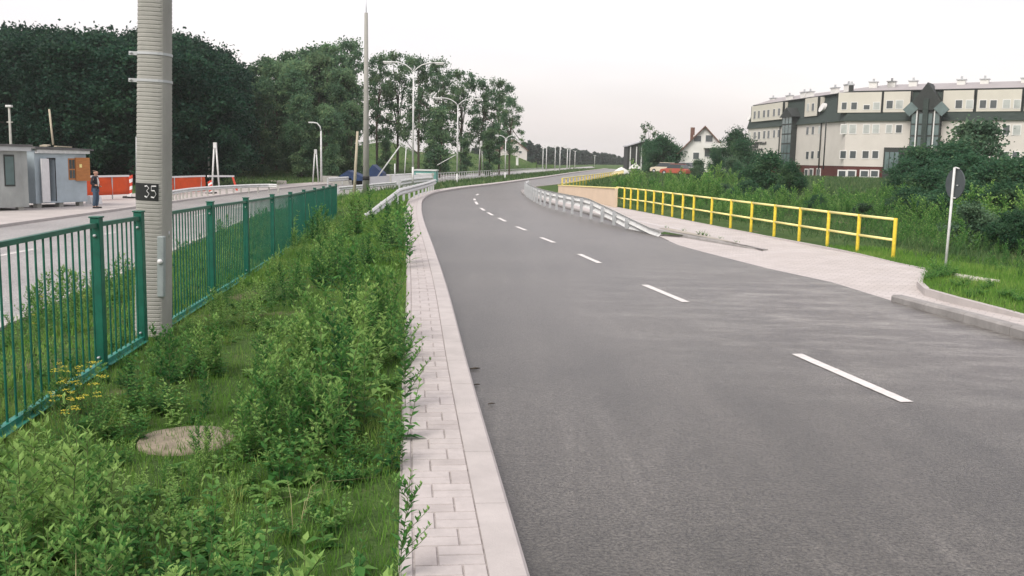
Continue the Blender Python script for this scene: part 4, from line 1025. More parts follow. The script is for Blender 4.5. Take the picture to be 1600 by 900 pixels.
# lettering, too small to read in the photo: rows of dark letter-like strokes
for row, (x0, x1, yy) in enumerate([(135, 298, 575), (135, 232, 597), (135, 268, 622)]):
    ua, z = FS.uz(*c7(x0, yy+8-row*2)); ub, z2_ = FS.uz(*c7(x1, yy-8)); u = max(ua, ub); lo = min(ua, ub); w = MB(); rr = random.Random(row+3)
    zc_ = FS.uz(*c7((x0+x1)/2, yy-(4 if row == 0 else 0)))[1]
    while u > lo+.5:
        wd = rr.uniform(.42, .62)
        FS.box(w, u-.12, u, zc_-.24, zc_+.24, .07, .12)
        typ = rr.randrange(4)
        if typ != 1: FS.box(w, u-wd, u-.12, zc_+.13, zc_+.24, .07, .12)
        if typ != 3: FS.box(w, u-wd, u-.12, zc_-.24, zc_-.13, .07, .12)
        if typ in (1, 2): FS.box(w, u-wd, u-.12, zc_-.05, zc_+.05, .07, .12)
        if typ in (0, 3): FS.box(w, u-wd, u-wd+.12, zc_-.24, zc_+.24, .07, .121)
        u -= wd+(.16 if rr.random() > .15 else .5)
    w.build('lettering', 'trim_dark', bld)
# chimneys / vents on the roof
def vent(Fc, cv, x, y, wd=.5, ht=.9, back=2.2, m='house_white'):
    X, Yp = cv(x, y); u, _ = Fc.uz(X, Yp); w = MB(); Fc.box(w, u-wd, u+wd, ztop+.1, ztop+.35+ht, -back-.6, -back); o_ = w.build('chimney', m, bld)
    w = MB(); Fc.box(w, u-wd-.1, u+wd+.1, ztop+.35+ht, ztop+.47+ht, -back-.7, -back+.1); Fc.box(w, u-.12, u+.12, ztop+.47+ht, ztop+.85+ht, -back-.4, -back-.2); w.build('cap', 'galv', o_)
for x, a_ in ((238, .9), (360, .9), (470, 1.1), (515, 1.0), (700, 1.0), (800, 1.2)): vent(FS, c7, x, 200, .8, a_*.8, 2.0)
for x in (1080, 1225): vent(FF, c7, x, 120, .5, 1.0, 2.6)
vent(FF, c7, 905, 120, .25, .7, 2.6, 'trim_dark')
for x in (80, 260, 665, 860, 1205): vent(FF, c8, x, 120, .5, 1.0, 2.6)

# ------------------------------------------------------------------ houses
def gable_house(c, w_, d_, he, hr, rz, wallm, label, wins_, over=.5, cat='house', ridge_off=0):
    g = empty('house', c, label, cat, rz=rz); mb = MB()
    mb.prism([(-w_/2, -1), (w_/2, -1), (w_/2, he), (ridge_off, hr), (-w_/2, he)], 0, d_); mb.build('wall', wallm, g)
    mb = MB(); th = .22
    for s in (-1, 1):
        ex = s*(w_/2+over); sl_ = (hr-he)/(w_/2); ez = he-over*sl_
        a = Vector((ridge_off, 0, hr+.02)); b_ = Vector((ex, 0, ez+.02))
        mb.add([(a.x, -over, a.z), (b_.x, -over, b_.z), (b_.x, d_+over, b_.z), (a.x, d_+over, a.z), (a.x, -over, a.z+th), (b_.x, -over, b_.z+th), (b_.x, d_+over, b_.z+th), (a.x, d_+over, a.z+th)],
               [(0, 1, 2, 3), (7, 6, 5, 4), (0, 4, 5, 1), (2, 6, 7, 3), (1, 5, 6, 2), (0, 3, 7, 4)])
    rf_ = mb.build('roof', 'roof_brown', g)
    mb = MB(); mb.box(-w_*.28-.3, -w_*.28+.3, d_*.4, d_*.4+.6, he, hr+.1); mb.build('chimney', 'roof_brown', rf_)
    for (x0, x1, z0, z1) in wins_:
        mb = MB(); mb.box(x0-.1, x1+.1, -.05, 0, z0-.1, z1+.1); f_ = mb.build('window', 'window_frame', g); mb = MB(); mb.box(x0, x1, -.07, -.05, z0, z1); mb.build('pane', 'window_glass', f_)
    return g
Yh = 138; cc = PD(1099, 262, Yh); zc0 = cc.z
zt = PD(1102, 199, Yh).z-zc0; ze = PD(1060, 240, Yh).z-zc0
g = gable_house(cc, 6.6, 9, ze+.3, zt, R(-12), 'house_white', 'white gabled house with brown roof behind the bushes', [(-1.5, -.5, zt-2.0, zt-1.2), (.15, 1.1, zt-2.0, zt-1.1), (.1, 1.6, zt-4.1, zt-3.0), (-1.5, -.7, 1.2, 2.1)])
mb = MB(); mb.box(-.1, .1, -.12, 0, ze-1, zt-.6); mb.box(-.1, 3.0, -.9, 0, zt-2.9, zt-2.75); mb.box(.0, 3.0, -.9, -.8, zt-2.75, zt-2.2); mb.build('balcony', 'house_white', g)
Yh = 228; cc = PD(803, 246, Yh); zc0 = cc.z; zt = PD(800, 219, Yh).z-zc0
gable_house(cc, 6.2, 9, zt*.42, zt, R(8), 'house_pink', 'small pale house with low roof on the far grassy rise', [(-1.0, -.4, zt*.52, zt*.68), (.35, .95, zt*.52, zt*.68), (1.2, 1.8, zt*.25, zt*.38)], .3)
p = PD(808, 256, 200); mb = MB(); mb.box(-.25, .25, -.2, .2, -.3, 1.2); mb.box(-.32, .32, -.27, .27, 1.2, 1.35); o_ = mb.build('boundary_pillar', 'house_white', label='small white pillar on the grass below the pale far house', cat='pillar'); o_.location = p
# dark low building with pale columns
Yh = 175; a = PD(980, 256, Yh); g = empty('glazed_hall', a, 'dark sloping roofed hall with pale columns by the far road', 'building')
h1 = PD(980, 229, Yh).z-a.z; h2 = PD(1008, 219, Yh).z-a.z; Lh = (PD(1010, 256, Yh)-a).length
mb = MB(); mb.prism([(0, -1), (Lh, -1), (Lh, h2), (0, h1)], 0, 6); mb.build('body', 'trim_dark', g)
mb = MB(); mb.prism([(-.2, h1), (Lh+.1, h2), (Lh+.1, h2+.2), (-.2, h1+.2)], -.4, 6.3); mb.build('roof', 'grey_panel', g)
for x in (.5, 1.6, 2.5): mb = MB(); mb.box(x-.09, x+.09, -.12, 0, -1, h1); mb.build('column', 'galv_pale', g)
# gravel heaps by the far road
def heap(px, py, Y, r_, h_, label, mat='concrete_pale'):
    p = PD(px, py, Y); mb = MB(); vs = [(0, 0, h_)]; n = 18; rr = random.Random(px)
    for j, (f_, z) in enumerate(((.35, .72), (.7, .3), (1, -.2))):
        for k in range(n): a = 2*math.pi*k/n; q = r_*f_*rr.uniform(.9, 1.1); vs.append((q*math.cos(a), q*math.sin(a), h_*z))
    fs = [(0, 1+k, 1+(k+1) % n) for k in range(n)]
    for j in range(2):
        for k in range(n): fs.append((1+j*n+k, 1+(j+1)*n+k, 1+(j+1)*n+(k+1) % n, 1+j*n+(k+1) % n))
    mb.add(vs, fs); o_ = mb.build('gravel_heap', mat, label=label, cat='heap', group='pale heaps by the far road'); o_.location = p
heap(971, 270, 150, 1.5, .9, 'larger pale gravel heap beside the far road bend', 'house_white'); heap(992, 262, 170, 1.1, .8, 'smaller pale gravel heap near the dark hall', 'house_white')

# ------------------------------------------------------------------ cars
def car(c, rz, paint, label, L_=4.1):
    g = empty('parked_car', c, label, 'car', 'cars parked on the far rise', rz)
    mb = MB(); h = L_/2; wd = .82
    low = [(-h, .28), (-h, .68), (-h+.15, .80), (-h+.95, .90), (h-.9, .92), (h-.05, .84), (h, .6), (h, .28)]
    n = len(low)
    def sec(poly, w0, w1): return [(x, -w0 if z < .7 else -w1, z) for x, z in poly], [(x, w0 if z < .7 else w1, z) for x, z in poly]
    A, B_ = sec(low, wd, wd*.95); mb.add(A+B_, [tuple(range(n)), tuple(range(2*n-1, n-1, -1))]+[((i+1) % n, i, n+i, n+(i+1) % n) for i in range(n)])
    cab = [(-h+.95, .89), (-h+1.45, 1.36), (-h+1.7, 1.42), (h-1.15, 1.42), (h-.45, .90)]
    n = len(cab); A = [(x, -(.78 if z < 1 else .62), z) for x, z in cab]; B_ = [(x, (.78 if z < 1 else .62), z) for x, z in cab]
    mb2 = MB(); mb2.add(A+B_, [tuple(range(n)), tuple(range(2*n-1, n-1, -1))]+[((i+1) % n, i, n+i, n+(i+1) % n) for i in range(n)])
    bevel(mb.build('body', paint, g), .06, 3); bevel(mb2.build('cabin', 'car_glass', g), .04)
    mb = MB(); mb.box(-h+1.45, h-1.1, -.62, .62, 1.40, 1.46); bevel(mb.build('roof', paint, g), .03)
    for x in (-h+.75, h-.8):
        for s in (-1, 1):
            mb = MB(); mb.tube([(x, s*.68, .31), (x, s*.86, .31)], .31, 18); w_ = mb.build('wheel', 'rubber', g); mb = MB(); mb.tube([(x, s*.86, .31), (x, s*.875, .31)], .18, 12); mb.build('rim', 'galv', w_)
    for s in (-1, 1): mb = MB(); mb.box(-h-.02, -h+.05, s*.62-.14, s*.62+.14, .6, .72); mb.build('headlight', 'white_paint', g)
for (px, py, Y, rz, pt_, lab) in ((1040, 271.5, 126, R(-50), 'car_cream', 'cream parked car leftmost on the rise'), (1057, 274.5, 120, R(-48), 'car_red', 'reddish parked car right of the cream one'), (1070, 271, 128, R(-45), 'car_white', 'pale parked car half hidden behind the reddish one')):
    p = PD(px, py, Y); car(p, rz, pt_, lab)

# ------------------------------------------------------------------ person
pp = GL(150, 326); person = empty('person', pp, 'man in dark jacket, white shirt and blue jeans standing beside the hut', 'person', rz=R(0))
def skinned(name, pts, edges, rad, mat, par, root=0, lev=2):
    me = bpy.data.meshes.new(name); me.from_pydata(pts, edges, []); o_ = bpy.data.objects.new(name, me); COL.objects.link(o_); o_.parent = par
    me.materials.append(MATS[mat]); md = o_.modifiers.new('skin', 'SKIN')
    for i, r_ in enumerate(rad): me.skin_vertices[0].data[i].radius = r_ if isinstance(r_, tuple) else (r_, r_); me.skin_vertices[0].data[i].use_root = (i == root)
    md.use_smooth_shade = True; sb_ = o_.modifiers.new('sub', 'SUBSURF'); sb_.levels = lev; sb_.render_levels = lev; return o_
# faces +x (to the right in the photo), y is toward/away
J = {'pel': (0, 0, .92), 'wai': (0.01, 0, 1.08), 'che': (.02, 0, 1.30), 'nek': (.03, 0, 1.46), 'hd1': (.055, 0, 1.55), 'hd2': (.05, 0, 1.63), 'hd3': (.04, 0, 1.69),
     'hl': (0, .09, .88), 'kl': (.05, .10, .48), 'al': (-.02, .10, .09), 'tl': (.14, .11, .04), 'hr': (0, -.09, .88), 'kr': (.02, -.10, .48), 'ar': (-.06, -.10, .09), 'tr': (.10, -.11, .04),
     'sl': (.02, .19, 1.41), 'el': (-.04, .24, 1.13), 'wl': (.16, .20, 1.0), 'fl': (.22, .18, 1.0), 'sr': (.02, -.19, 1.41), 'er': (-.06, -.25, 1.14), 'wr': (.14, -.22, 1.06), 'fr': (.20, -.20, 1.08)}
K = list(J); ix = {k: i for i, k in enumerate(K)}
E = [('pel', 'wai'), ('wai', 'che'), ('che', 'nek'), ('nek', 'hd1'), ('hd1', 'hd2'), ('hd2', 'hd3'), ('pel', 'hl'), ('hl', 'kl'), ('kl', 'al'), ('al', 'tl'), ('pel', 'hr'), ('hr', 'kr'), ('kr', 'ar'), ('ar', 'tr'),
     ('che', 'sl'), ('sl', 'el'), ('el', 'wl'), ('wl', 'fl'), ('che', 'sr'), ('sr', 'er'), ('er', 'wr'), ('wr', 'fr')]
rad = {'pel': (.11, .10), 'wai': (.09, .09), 'che': (.09, .09), 'nek': .055, 'hd1': .078, 'hd2': .115, 'hd3': .10, 'hl': .09, 'kl': .06, 'al': .04, 'tl': .035, 'hr': .09, 'kr': .06, 'ar': .04, 'tr': .035, 'sl': .045, 'el': .035, 'wl': .032, 'fl': .035, 'sr': .045, 'er': .035, 'wr': .032, 'fr': .03}
skinned('body', [J[k] for k in K], [(ix[a], ix[b_]) for a, b_ in E], [rad[k] for k in K], 'skin', person)
def cloth(name, keys, edges, rr, mat): 
    im = {k: i for i, k in enumerate(keys)}; return skinned(name, [J[k] for k in keys], [(im[a], im[b_]) for a, b_ in edges], [rr[k] for k in keys], mat, person)
J['cufl'] = (.12, .205, 1.02); J['cufr'] = (.10, -.225, 1.075); J['jb'] = (0, 0, .86); J['anl'] = (-.015, .10, .10); J['anr'] = (-.055, -.10, .10); J['colr'] = (.025, 0, 1.47)
cloth('jacket', ['che', 'wai', 'pel', 'jb', 'colr', 'sl', 'el', 'cufl', 'sr', 'er', 'cufr'], [('che', 'wai'), ('wai', 'pel'), ('pel', 'jb'), ('che', 'colr'), ('che', 'sl'), ('sl', 'el'), ('el', 'cufl'), ('che', 'sr'), ('sr', 'er'), ('er', 'cufr')],
      {'che': (.17, .17), 'wai': .16, 'pel': .165, 'jb': .155, 'colr': .085, 'sl': .095, 'el': .075, 'cufl': .058, 'sr': .095, 'er': .075, 'cufr': .058}, 'cloth_dark')
cloth('trousers', ['jb', 'hl', 'kl', 'anl', 'hr', 'kr', 'anr'], [('jb', 'hl'), ('hl', 'kl'), ('kl', 'anl'), ('jb', 'hr'), ('hr', 'kr'), ('kr', 'anr')], {'jb': .13, 'hl': .105, 'kl': .08, 'anl': .07, 'hr': .105, 'kr': .08, 'anr': .07}, 'cloth_jeans')
mb = MB(); mb.add([(.155, -.04, 1.0), (.155, .04, 1.0), (.185, .06, 1.2), (.185, -.06, 1.2), (.125, .06, 1.42), (.125, -.06, 1.42), (.05, -.07, .98), (.05, .07, .98), (.05, .08, 1.2), (.05, -.08, 1.2), (.05, .06, 1.44), (.05, -.06, 1.44)],
                  [(0, 1, 2, 3), (3, 2, 4, 5), (0, 3, 9, 6), (1, 7, 8, 2), (3, 5, 11, 9), (2, 8, 10, 4), (5, 4, 10, 11), (0, 6, 7, 1)]); bevel(mb.build('shirt', 'cloth_white', person), .02)
for s, x in ((1, .04), (-1, .0)):
    mb = MB(); mb.box(x-.10, x+.18, s*.105-.05, s*.105+.05, 0, .09); bevel(mb.build('shoe', 'rubber', person), .03, 3)
J['h0'] = (.0, 0, 1.655); J['h1'] = (.025, 0, 1.735)
cloth('hair', ['h0', 'h1'], [('h0', 'h1')], {'h0': .118, 'h1': .112}, 'hair')
mb = MB(); mb.tube([(.125, 0, 1.64), (.155, 0, 1.605), (.13, 0, 1.60)], [.010, .016, .012], 8); mb.build('nose', 'skin', person)
for s in (-1, 1):
    mb = MB(); mb.tube([(.12, s*.035, 1.635), (.142, s*.035, 1.635)], [.012, .008], 8); mb.build('eye', 'trim_dark', person)
    mb = MB(); mb.tube([(.04, s*.085, 1.60), (.035, s*.105, 1.62), (.03, s*.10, 1.65)], [.012, .018, .012], 8); mb.build('ear', 'skin', person)
mb = MB(); mb.tube([(.125, -.03, 1.565), (.138, 0, 1.567), (.125, .03, 1.565)], .006, 6); mb.build('mouth', 'red_stripe', person)

# ------------------------------------------------------------------ haze: the damp air between here and the far wood
m = bpy.data.materials.new('haze'); m.use_nodes = True; MATS['haze'] = m; m.node_tree.nodes.remove(m.node_tree.nodes['Principled BSDF'])
pv = m.node_tree.nodes.new('ShaderNodeVolumePrincipled'); pv.inputs['Density'].default_value = .00028; pv.inputs['Color'].default_value = (.96, .975, .99, 1); pv.inputs['Anisotropy'].default_value = .2
m.node_tree.links.new(pv.outputs[0], m.node_tree.nodes['Material Output'].inputs['Volume'])
mb = MB(); mb.box(-1100, 1200, -260, 1750, -4, 32); mb.build('haze', 'haze', kind='stuff', label='thin pale haze in the air', cat='haze')
S.cycles.volume_bounces = 1

# ------------------------------------------------------------------ foliage
def fast_mesh(name, V, Fq, mats, tint=None, midx=None, parent=None, **kw):
    me = bpy.data.meshes.new(name); nv = len(V); k = Fq.shape[1]; nf_ = len(Fq)
    me.vertices.add(nv); me.vertices.foreach_set('co', V.astype(np.float32).ravel())
    me.loops.add(nf_*k); me.loops.foreach_set('vertex_index', Fq.astype(np.int32).ravel())
    me.polygons.add(nf_); me.polygons.foreach_set('loop_start', (np.arange(nf_)*k).astype(np.int32)); me.polygons.foreach_set('loop_total', np.full(nf_, k, np.int32))
    for mt in mats: me.materials.append(MATS[mt])
    if midx is not None: me.polygons.foreach_set('material_index', midx.astype(np.int32))
    if tint is not None:
        at = me.attributes.new('tint', 'FLOAT', 'POINT'); at.data.foreach_set('value', np.clip(tint, 0, 1).astype(np.float32))
    me.update(calc_edges=True); me.validate()
    o_ = bpy.data.objects.new(name, me); COL.objects.link(o_)
    if parent: o_.parent = parent
    tag(o_, **kw); return o_
def leaves_cloud(C, size, n, aspect=.55, rng=RNG, up=.3):
    """rhombic leaves: 4 verts, one quad each, random facing"""
    a = rng.normal(size=(n, 3)); a[:, 2] = a[:, 2]*(1-up); a /= np.linalg.norm(a, axis=1)[:, None]
    b_ = rng.normal(size=(n, 3)); b_ -= a*(a*b_).sum(1)[:, None]; b_ /= np.linalg.norm(b_, axis=1)[:, None]
    s = (size*rng.uniform(.6, 1.4, n))[:, None]
    V = np.stack([C-a*s*.5, C+b_*s*aspect*.5, C+a*s*.5, C-b_*s*aspect*.5], 1).reshape(-1, 3)
    Fq = np.arange(4*n).reshape(n, 4); return V, Fq
def crown_points(n, clumps, rng):
    """clumps: list of (center, radii); points near the shells"""
    w = np.array([r_[0]*r_[1]*r_[2] for c, r_ in clumps])**.67; w /= w.sum(); idx = rng.choice(len(clumps), n, p=w)
    d = rng.normal(size=(n, 3)); d /= np.linalg.norm(d, axis=1)[:, None]
    rr = rng.uniform(0, 1, n)**.5*(1+rng.normal(0, .32, n))
    C = np.array([c for c, r_ in clumps])[idx]; Rr = np.array([r_ for c, r_ in clumps])[idx]
    return C+d*rr[:, None]*Rr, idx, d
def make_tree(name, H, wid, trunk_h, nclump, nleaf, leaf, mat, seed, label, cat, group=None, trunk_r=.22, shape='round', low=0.0, clump=.2):
    rng = np.random.default_rng(seed); g = empty(name, (0, 0, 0), label, cat, group)
    clumps = []; z0 = trunk_h
    for k in range(nclump):
        t_ = (k+.5)/nclump; z = z0+(H-z0)*t_
        if shape == 'round': w_ = wid*.5*math.sin(math.pi*min(.97, .18+t_*.80))**.7
        elif shape == 'tall': w_ = wid*.5*(math.sin(math.pi*min(.93, .22+t_*.71)))**.6*rng.uniform(.6, 1.1)
        else: w_ = wid*.5*math.cos(t_*math.pi*.48)**.6
        a = rng.uniform(0, 2*math.pi); q = w_*rng.uniform(.2, 1.0)
        r_ = wid*clump*rng.uniform(.7, 1.35)
        zz = min(z, H-r_*.55)
        clumps.append(((q*math.cos(a), q*math.sin(a), zz), (r_, r_, r_*rng.uniform(.6, .95))))
    P, idx, d = crown_points(nleaf, clumps, rng)
    P[:, 2] = np.maximum(P[:, 2], low)
    V, Fq = leaves_cloud(P, leaf, nleaf, .62, rng)
    ct = rng.uniform(.15, .75, len(clumps)); t_ = np.repeat(ct[idx]+rng.normal(0, .14, nleaf), 4)
    fast_mesh('crown', V, Fq, [mat], t_, parent=g)
    mb = MB(); tip = Vector((rng.uniform(-.9, .9), rng.uniform(-.9, .9), z0+(H-z0)*.6))
    mid = Vector((rng.uniform(-.2, .2), 0, tip.z*.5)); mb.tube([(0, 0, -.6), (0, 0, .3), mid, tip], [trunk_r*1.35, trunk_r, trunk_r*.75, trunk_r*.3], 8)
    for k in range(0, len(clumps), max(1, len(clumps)//12)):
        c = Vector(clumps[k][0]); s0 = mid.lerp(tip, rng.uniform(-.2, .8)) if c.z > mid.z else Vector((0, 0, c.z*.6))
        mb.tube([s0, s0.lerp(c, .5)+Vector((0, 0, -.15)), c], [trunk_r*.5, trunk_r*.3, trunk_r*.1], 5)
    mb.build('trunk', 'bark', g)
    return g
hide = []
def place(proto, used, loc, rz, sc, label=None):
    if not used.get(proto.name):
        used[proto.name] = 1; proto.location = loc; proto.rotation_euler = (0, 0, rz); proto.scale = sc
        if label: proto['label'] = label
        return proto
    return copy_tree(proto, loc, rz, sc, label)
used = {}
# dark wood on the left
FL = 'dark leafy tree in the dense wood behind the work huts'
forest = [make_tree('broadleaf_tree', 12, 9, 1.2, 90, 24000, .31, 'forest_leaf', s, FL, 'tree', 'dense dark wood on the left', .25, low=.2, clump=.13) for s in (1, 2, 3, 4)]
tops = [(-500, 60), (-200, 40), (0, 50), (40, 38), (70, 40), (100, 46), (140, 46), (190, 50), (240, 46), (275, 48), (300, 62), (330, 74), (360, 87), (390, 97), (420, 94), (450, 86)]
def topy(px): return float(np.interp(px, [a for a, _ in tops], [b_ for _, b_ in tops]))
rr = random.Random(11); k = 0
for row, (Y0, sh_, dy) in enumerate(((72, 42, 0), (82, 38, 20), (94, 34, 0), (108, 40, 10))):
    px = -330+row*13
    while px < 400-(0 if row < 3 else 0):
        Y = Y0+rr.uniform(-3, 3)+(max(0, px-250)*.05)
        ty = topy(px)+rr.uniform(0, 16)+(22 if row == 0 else 0)+(10 if row == 1 else 0)
        if row == 3: ty -= 2
        pz_ = PD(px, ty, Y); z0 = gz1(pz_.x, Y); Ht = pz_.z-z0; s = Ht/12
        if not (350 < px < 410 and row < 2):
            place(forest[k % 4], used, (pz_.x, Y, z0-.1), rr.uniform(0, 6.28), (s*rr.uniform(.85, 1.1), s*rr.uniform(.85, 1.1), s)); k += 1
        px += sh_*rr.uniform(.8, 1.2)
# centre trees
CL = 'tall airy tree in the row behind the concrete mast'
cent = [make_tree('tall_tree', 14, 8.5, 4.2, 62, 7500, .26, 'poplar_leaf', s, CL, 'tree', 'tall airy trees in the middle row', .2, 'tall', clump=.085) for s in (21, 22, 23)]
dense = [make_tree('broadleaf_tree', 14, 7.5, .8, 80, 16000, .36, 'poplar_leaf', s, CL, 'tree', 'dense trees left of the concrete mast', .22, 'tall', low=.2, clump=.12) for s in (31, 32)]
slim = [make_tree('slim_tree', 11, 3.6, 1.0, 26, 7500, .30, 'poplar_leaf', 41, CL, 'tree', 'dense slender trees', .16, 'tall', low=.2, clump=.24)]
def put(pr, px, ty, Y, label, wsc=1.0, base_h=14):
    p = PD(px, ty, Y); z0 = gz1(p.x, Y)-.1; s = (p.z-z0)/base_h; place(pr, used, (p.x, Y, z0), rr.uniform(0, 6.28), (s*wsc, s*wsc, s), label)
DL = 'dense tree between the dark wood and the tall concrete mast'
for i, (px, ty, Y) in enumerate([(412, 92, 104), (430, 100, 98), (445, 84, 110), (462, 96, 96), (480, 76, 112), (497, 84, 104), (515, 72, 112), (535, 110, 100), (408, 130, 92), (548, 160, 96), (470, 150, 92), (510, 165, 92)]):
    pr_ = dense[i % 2]; put(pr_, px, ty, Y, DL, .9)
for i, (px, ty, Y, lab) in enumerate([(545, 62, 122, None), (590, 86, 120, None), (622, 82, 124, None), (655, 90, 118, None), (690, 94, 124, None), (722, 110, 120, None), (752, 124, 122, None), (782, 124, 124, None), (798, 150, 118, None)]):
    pr_ = cent[i % 3]; put(pr_, px, ty, Y, CL, .82)
for i, (px, ty, Y) in enumerate([(688, 165, 108), (672, 205, 112), (766, 200, 118), (602, 215, 112), (726, 215, 116)]): put(slim[0], px, ty, Y, ['dark bushy slender tree left of the second double lamp', 'slender tree just right of the green container', 'dense slender tree before the far trestle mast', 'low slender tree behind the taller blue shelter', 'slender tree right behind the second double lamp'][i], 1.1, 11)

# right side bushes
BL = 'round green bush behind the right field'
bush = [make_tree('bush', 5, 5.5, .3, 34, 14000, .24, 'bush_leaf', s, BL, 'bush', 'bushes before the office building', .1, 'round', low=0, clump=.19) for s in (51, 52, 53)]
wil = make_tree('willow_bush', 5, 4.5, .2, 30, 12000, .24, 'willow_leaf', 61, BL, 'bush', 'bushes before the office building', .1, 'round', low=0, clump=.19)
BB = [(0, 1205, 240, 70, 1.0, 'dark round bush below the office wall lettering'), (1, 1235, 256, 66, .8, 'smaller dark bush right of the one below the lettering'), (2, 1180, 262, 74, .8, 'low bush left of the one below the lettering'),
      ('w', 1092, 250, 92, .65, 'grey green willow bush in front of the white gabled house'), ('w', 1125, 266, 80, .9, 'low grey green bush right of the willow bush'), (0, 1150, 205, 138, .8, 'tall green tree like bush between the house and the office building'), (1, 1160, 222, 118, .8, 'leafy bush against the far left corner of the office building'), (2, 1119, 232, 124, .55, 'dark narrow bush covering the right side of the white house'),
      ('w', 1145, 246, 100, .9, 'pale bush under the left end of the office building'), (1, 1084, 250, 146, .6, 'small bush left of the willow bush'),
      (2, 1440, 232, 66, 1.0, 'wide bush under the glazed front gable'), (0, 1485, 226, 64, 1.1, 'full bush right below the glazed front gable'), ('w', 1530, 190, 66, .95, 'tallest pale bush before the office windows'), (1, 1525, 246, 54, 1.2, 'dark bush at the foot of the tallest pale bush'), (2, 1575, 250, 52, 1.2, 'dark bush at the right edge behind the sign'), (0, 1418, 252, 62, .9, 'rounded bush left of the road sign by the porch'), (1, 1455, 268, 50, 1.2, 'low dark bush directly behind the road sign'), (0, 1620, 250, 50, 1.3, 'dark bush cut by the right picture edge'), (2, 1500, 284, 42, 1.3, 'lowest bush right of the road sign'), (1, 1565, 288, 38, 1.3, 'low bush in shade near the right picture edge'), (0, 1425, 296, 46, 1.2, 'low rounded bush behind the yellow railing end'),
      (0, 1035, 214, 140, .9, 'dark dense tree left of the white gabled house'), (1, 1018, 222, 148, .8, 'dark tree beside the sloping hall'), (2, 1050, 226, 142, .7, 'dark tree touching the left eave of the white house'), (1, 1155, 256, 88, .7, 'bush in front of the left office wing')]
BB += [('w', 1130, 288, 60, 1.0, 'low pale shrub in the field behind the middle of the yellow railing'), (0, 1165, 284, 58, 1.1, 'low dark shrub in the field below the round bush'), (2, 1020, 280, 74, 1.1, 'low shrub behind the left end of the yellow railing'), ('w', 1060, 284, 66, 1.2, 'low pale shrub left of the middle of the yellow railing'), (1, 1215, 292, 52, 1.1, 'low shrub in the field under the dark round bush'), ('w', 1350, 318, 42, 1.2, 'low pale shrub behind the right end of the yellow railing'), (0, 1275, 306, 46, 1.1, 'low shrub behind the yellow railing below the basement windows'), (1, 1095, 275, 72, 1.0, 'low dark shrub below the white gabled house'), ('w', 1520, 318, 32, 1.1, 'pale shrub in the rough field right of the sign'), (2, 1590, 330, 29, 1.0, 'shrub at the right picture edge above the verge')]
for (kk, px, ty, Y, ws, lab) in BB:
    pr_ = wil if kk == 'w' else bush[kk]; put(pr_, px, ty, Y, lab, ws, 5)
t_ = make_tree('thin_tree', 8, 4.0, 3.4, 14, 900, .3, 'poplar_leaf', 71, 'sparse thin tree rising above the dark trees by the hall', 'tree', None, .1, 'round', clump=.13); used[t_.name] = 0; put(t_, 1012, 192, 150, None, .8, 8)

# far wood as one mass of small trees
rng = np.random.default_rng(5); pts = []; tn = []
fw = [(760, 232, 330), (800, 236, 330), (824, 222, 330), (845, 230, 360), (870, 232, 380), (900, 235, 420), (930, 240, 460), (960, 244, 480), (1000, 250, 500), (1050, 250, 480)]
n = 0
for i in range(420):
    px = rng.uniform(740, 1050); Y = float(np.interp(px, [a for a, _, _ in fw], [c for _, _, c in fw]))+rng.uniform(-15, 40); ty = float(np.interp(px, [a for a, _, _ in fw], [b_ for _, b_, _ in fw]))+rng.uniform(-2, 7)
    p = PD(px, ty, Y); z0 = -1.5; Hh = p.z-z0; m = 150; th = rng.uniform(0, 2*np.pi, m); t_ = rng.uniform(0, 1, m)**.8; r_ = Hh*.20*(1-t_*.75)*rng.uniform(.3, 1, m)**.5
    pts.append(np.stack([p.x+r_*np.cos(th), Y+r_*np.sin(th), z0+Hh*t_], 1)); tn.append(np.clip(rng.uniform(.2, .8)+rng.normal(0, .1, m), 0, 1))
P = np.concatenate(pts); tn = np.concatenate(tn); V, Fq = leaves_cloud(P, 1.5, len(P), .7, rng)
fast_mesh('far_wood', V, Fq, ['far_leaf_hazed'], np.repeat(tn, 4), kind='stuff', label='distant blue green wood closing the end of the road', cat='wood')

# hedge strip between the carriageways, seen as a dark green band
A_ = [p for p in Lk if p.y > 62]; hp = []
def between(n, rng, P0, P1):
    i = rng.integers(0, min(len(P0), len(P1))-1, n); t_ = rng.uniform(0, 1, n); s = rng.uniform(0, 1, n)
    a = np.array([(p.x, p.y) for p in P0]); b_ = np.array([(p.x, p.y) for p in P1]); q = a[i]*(1-t_)[:, None]+a[i+1]*t_[:, None]
    return q

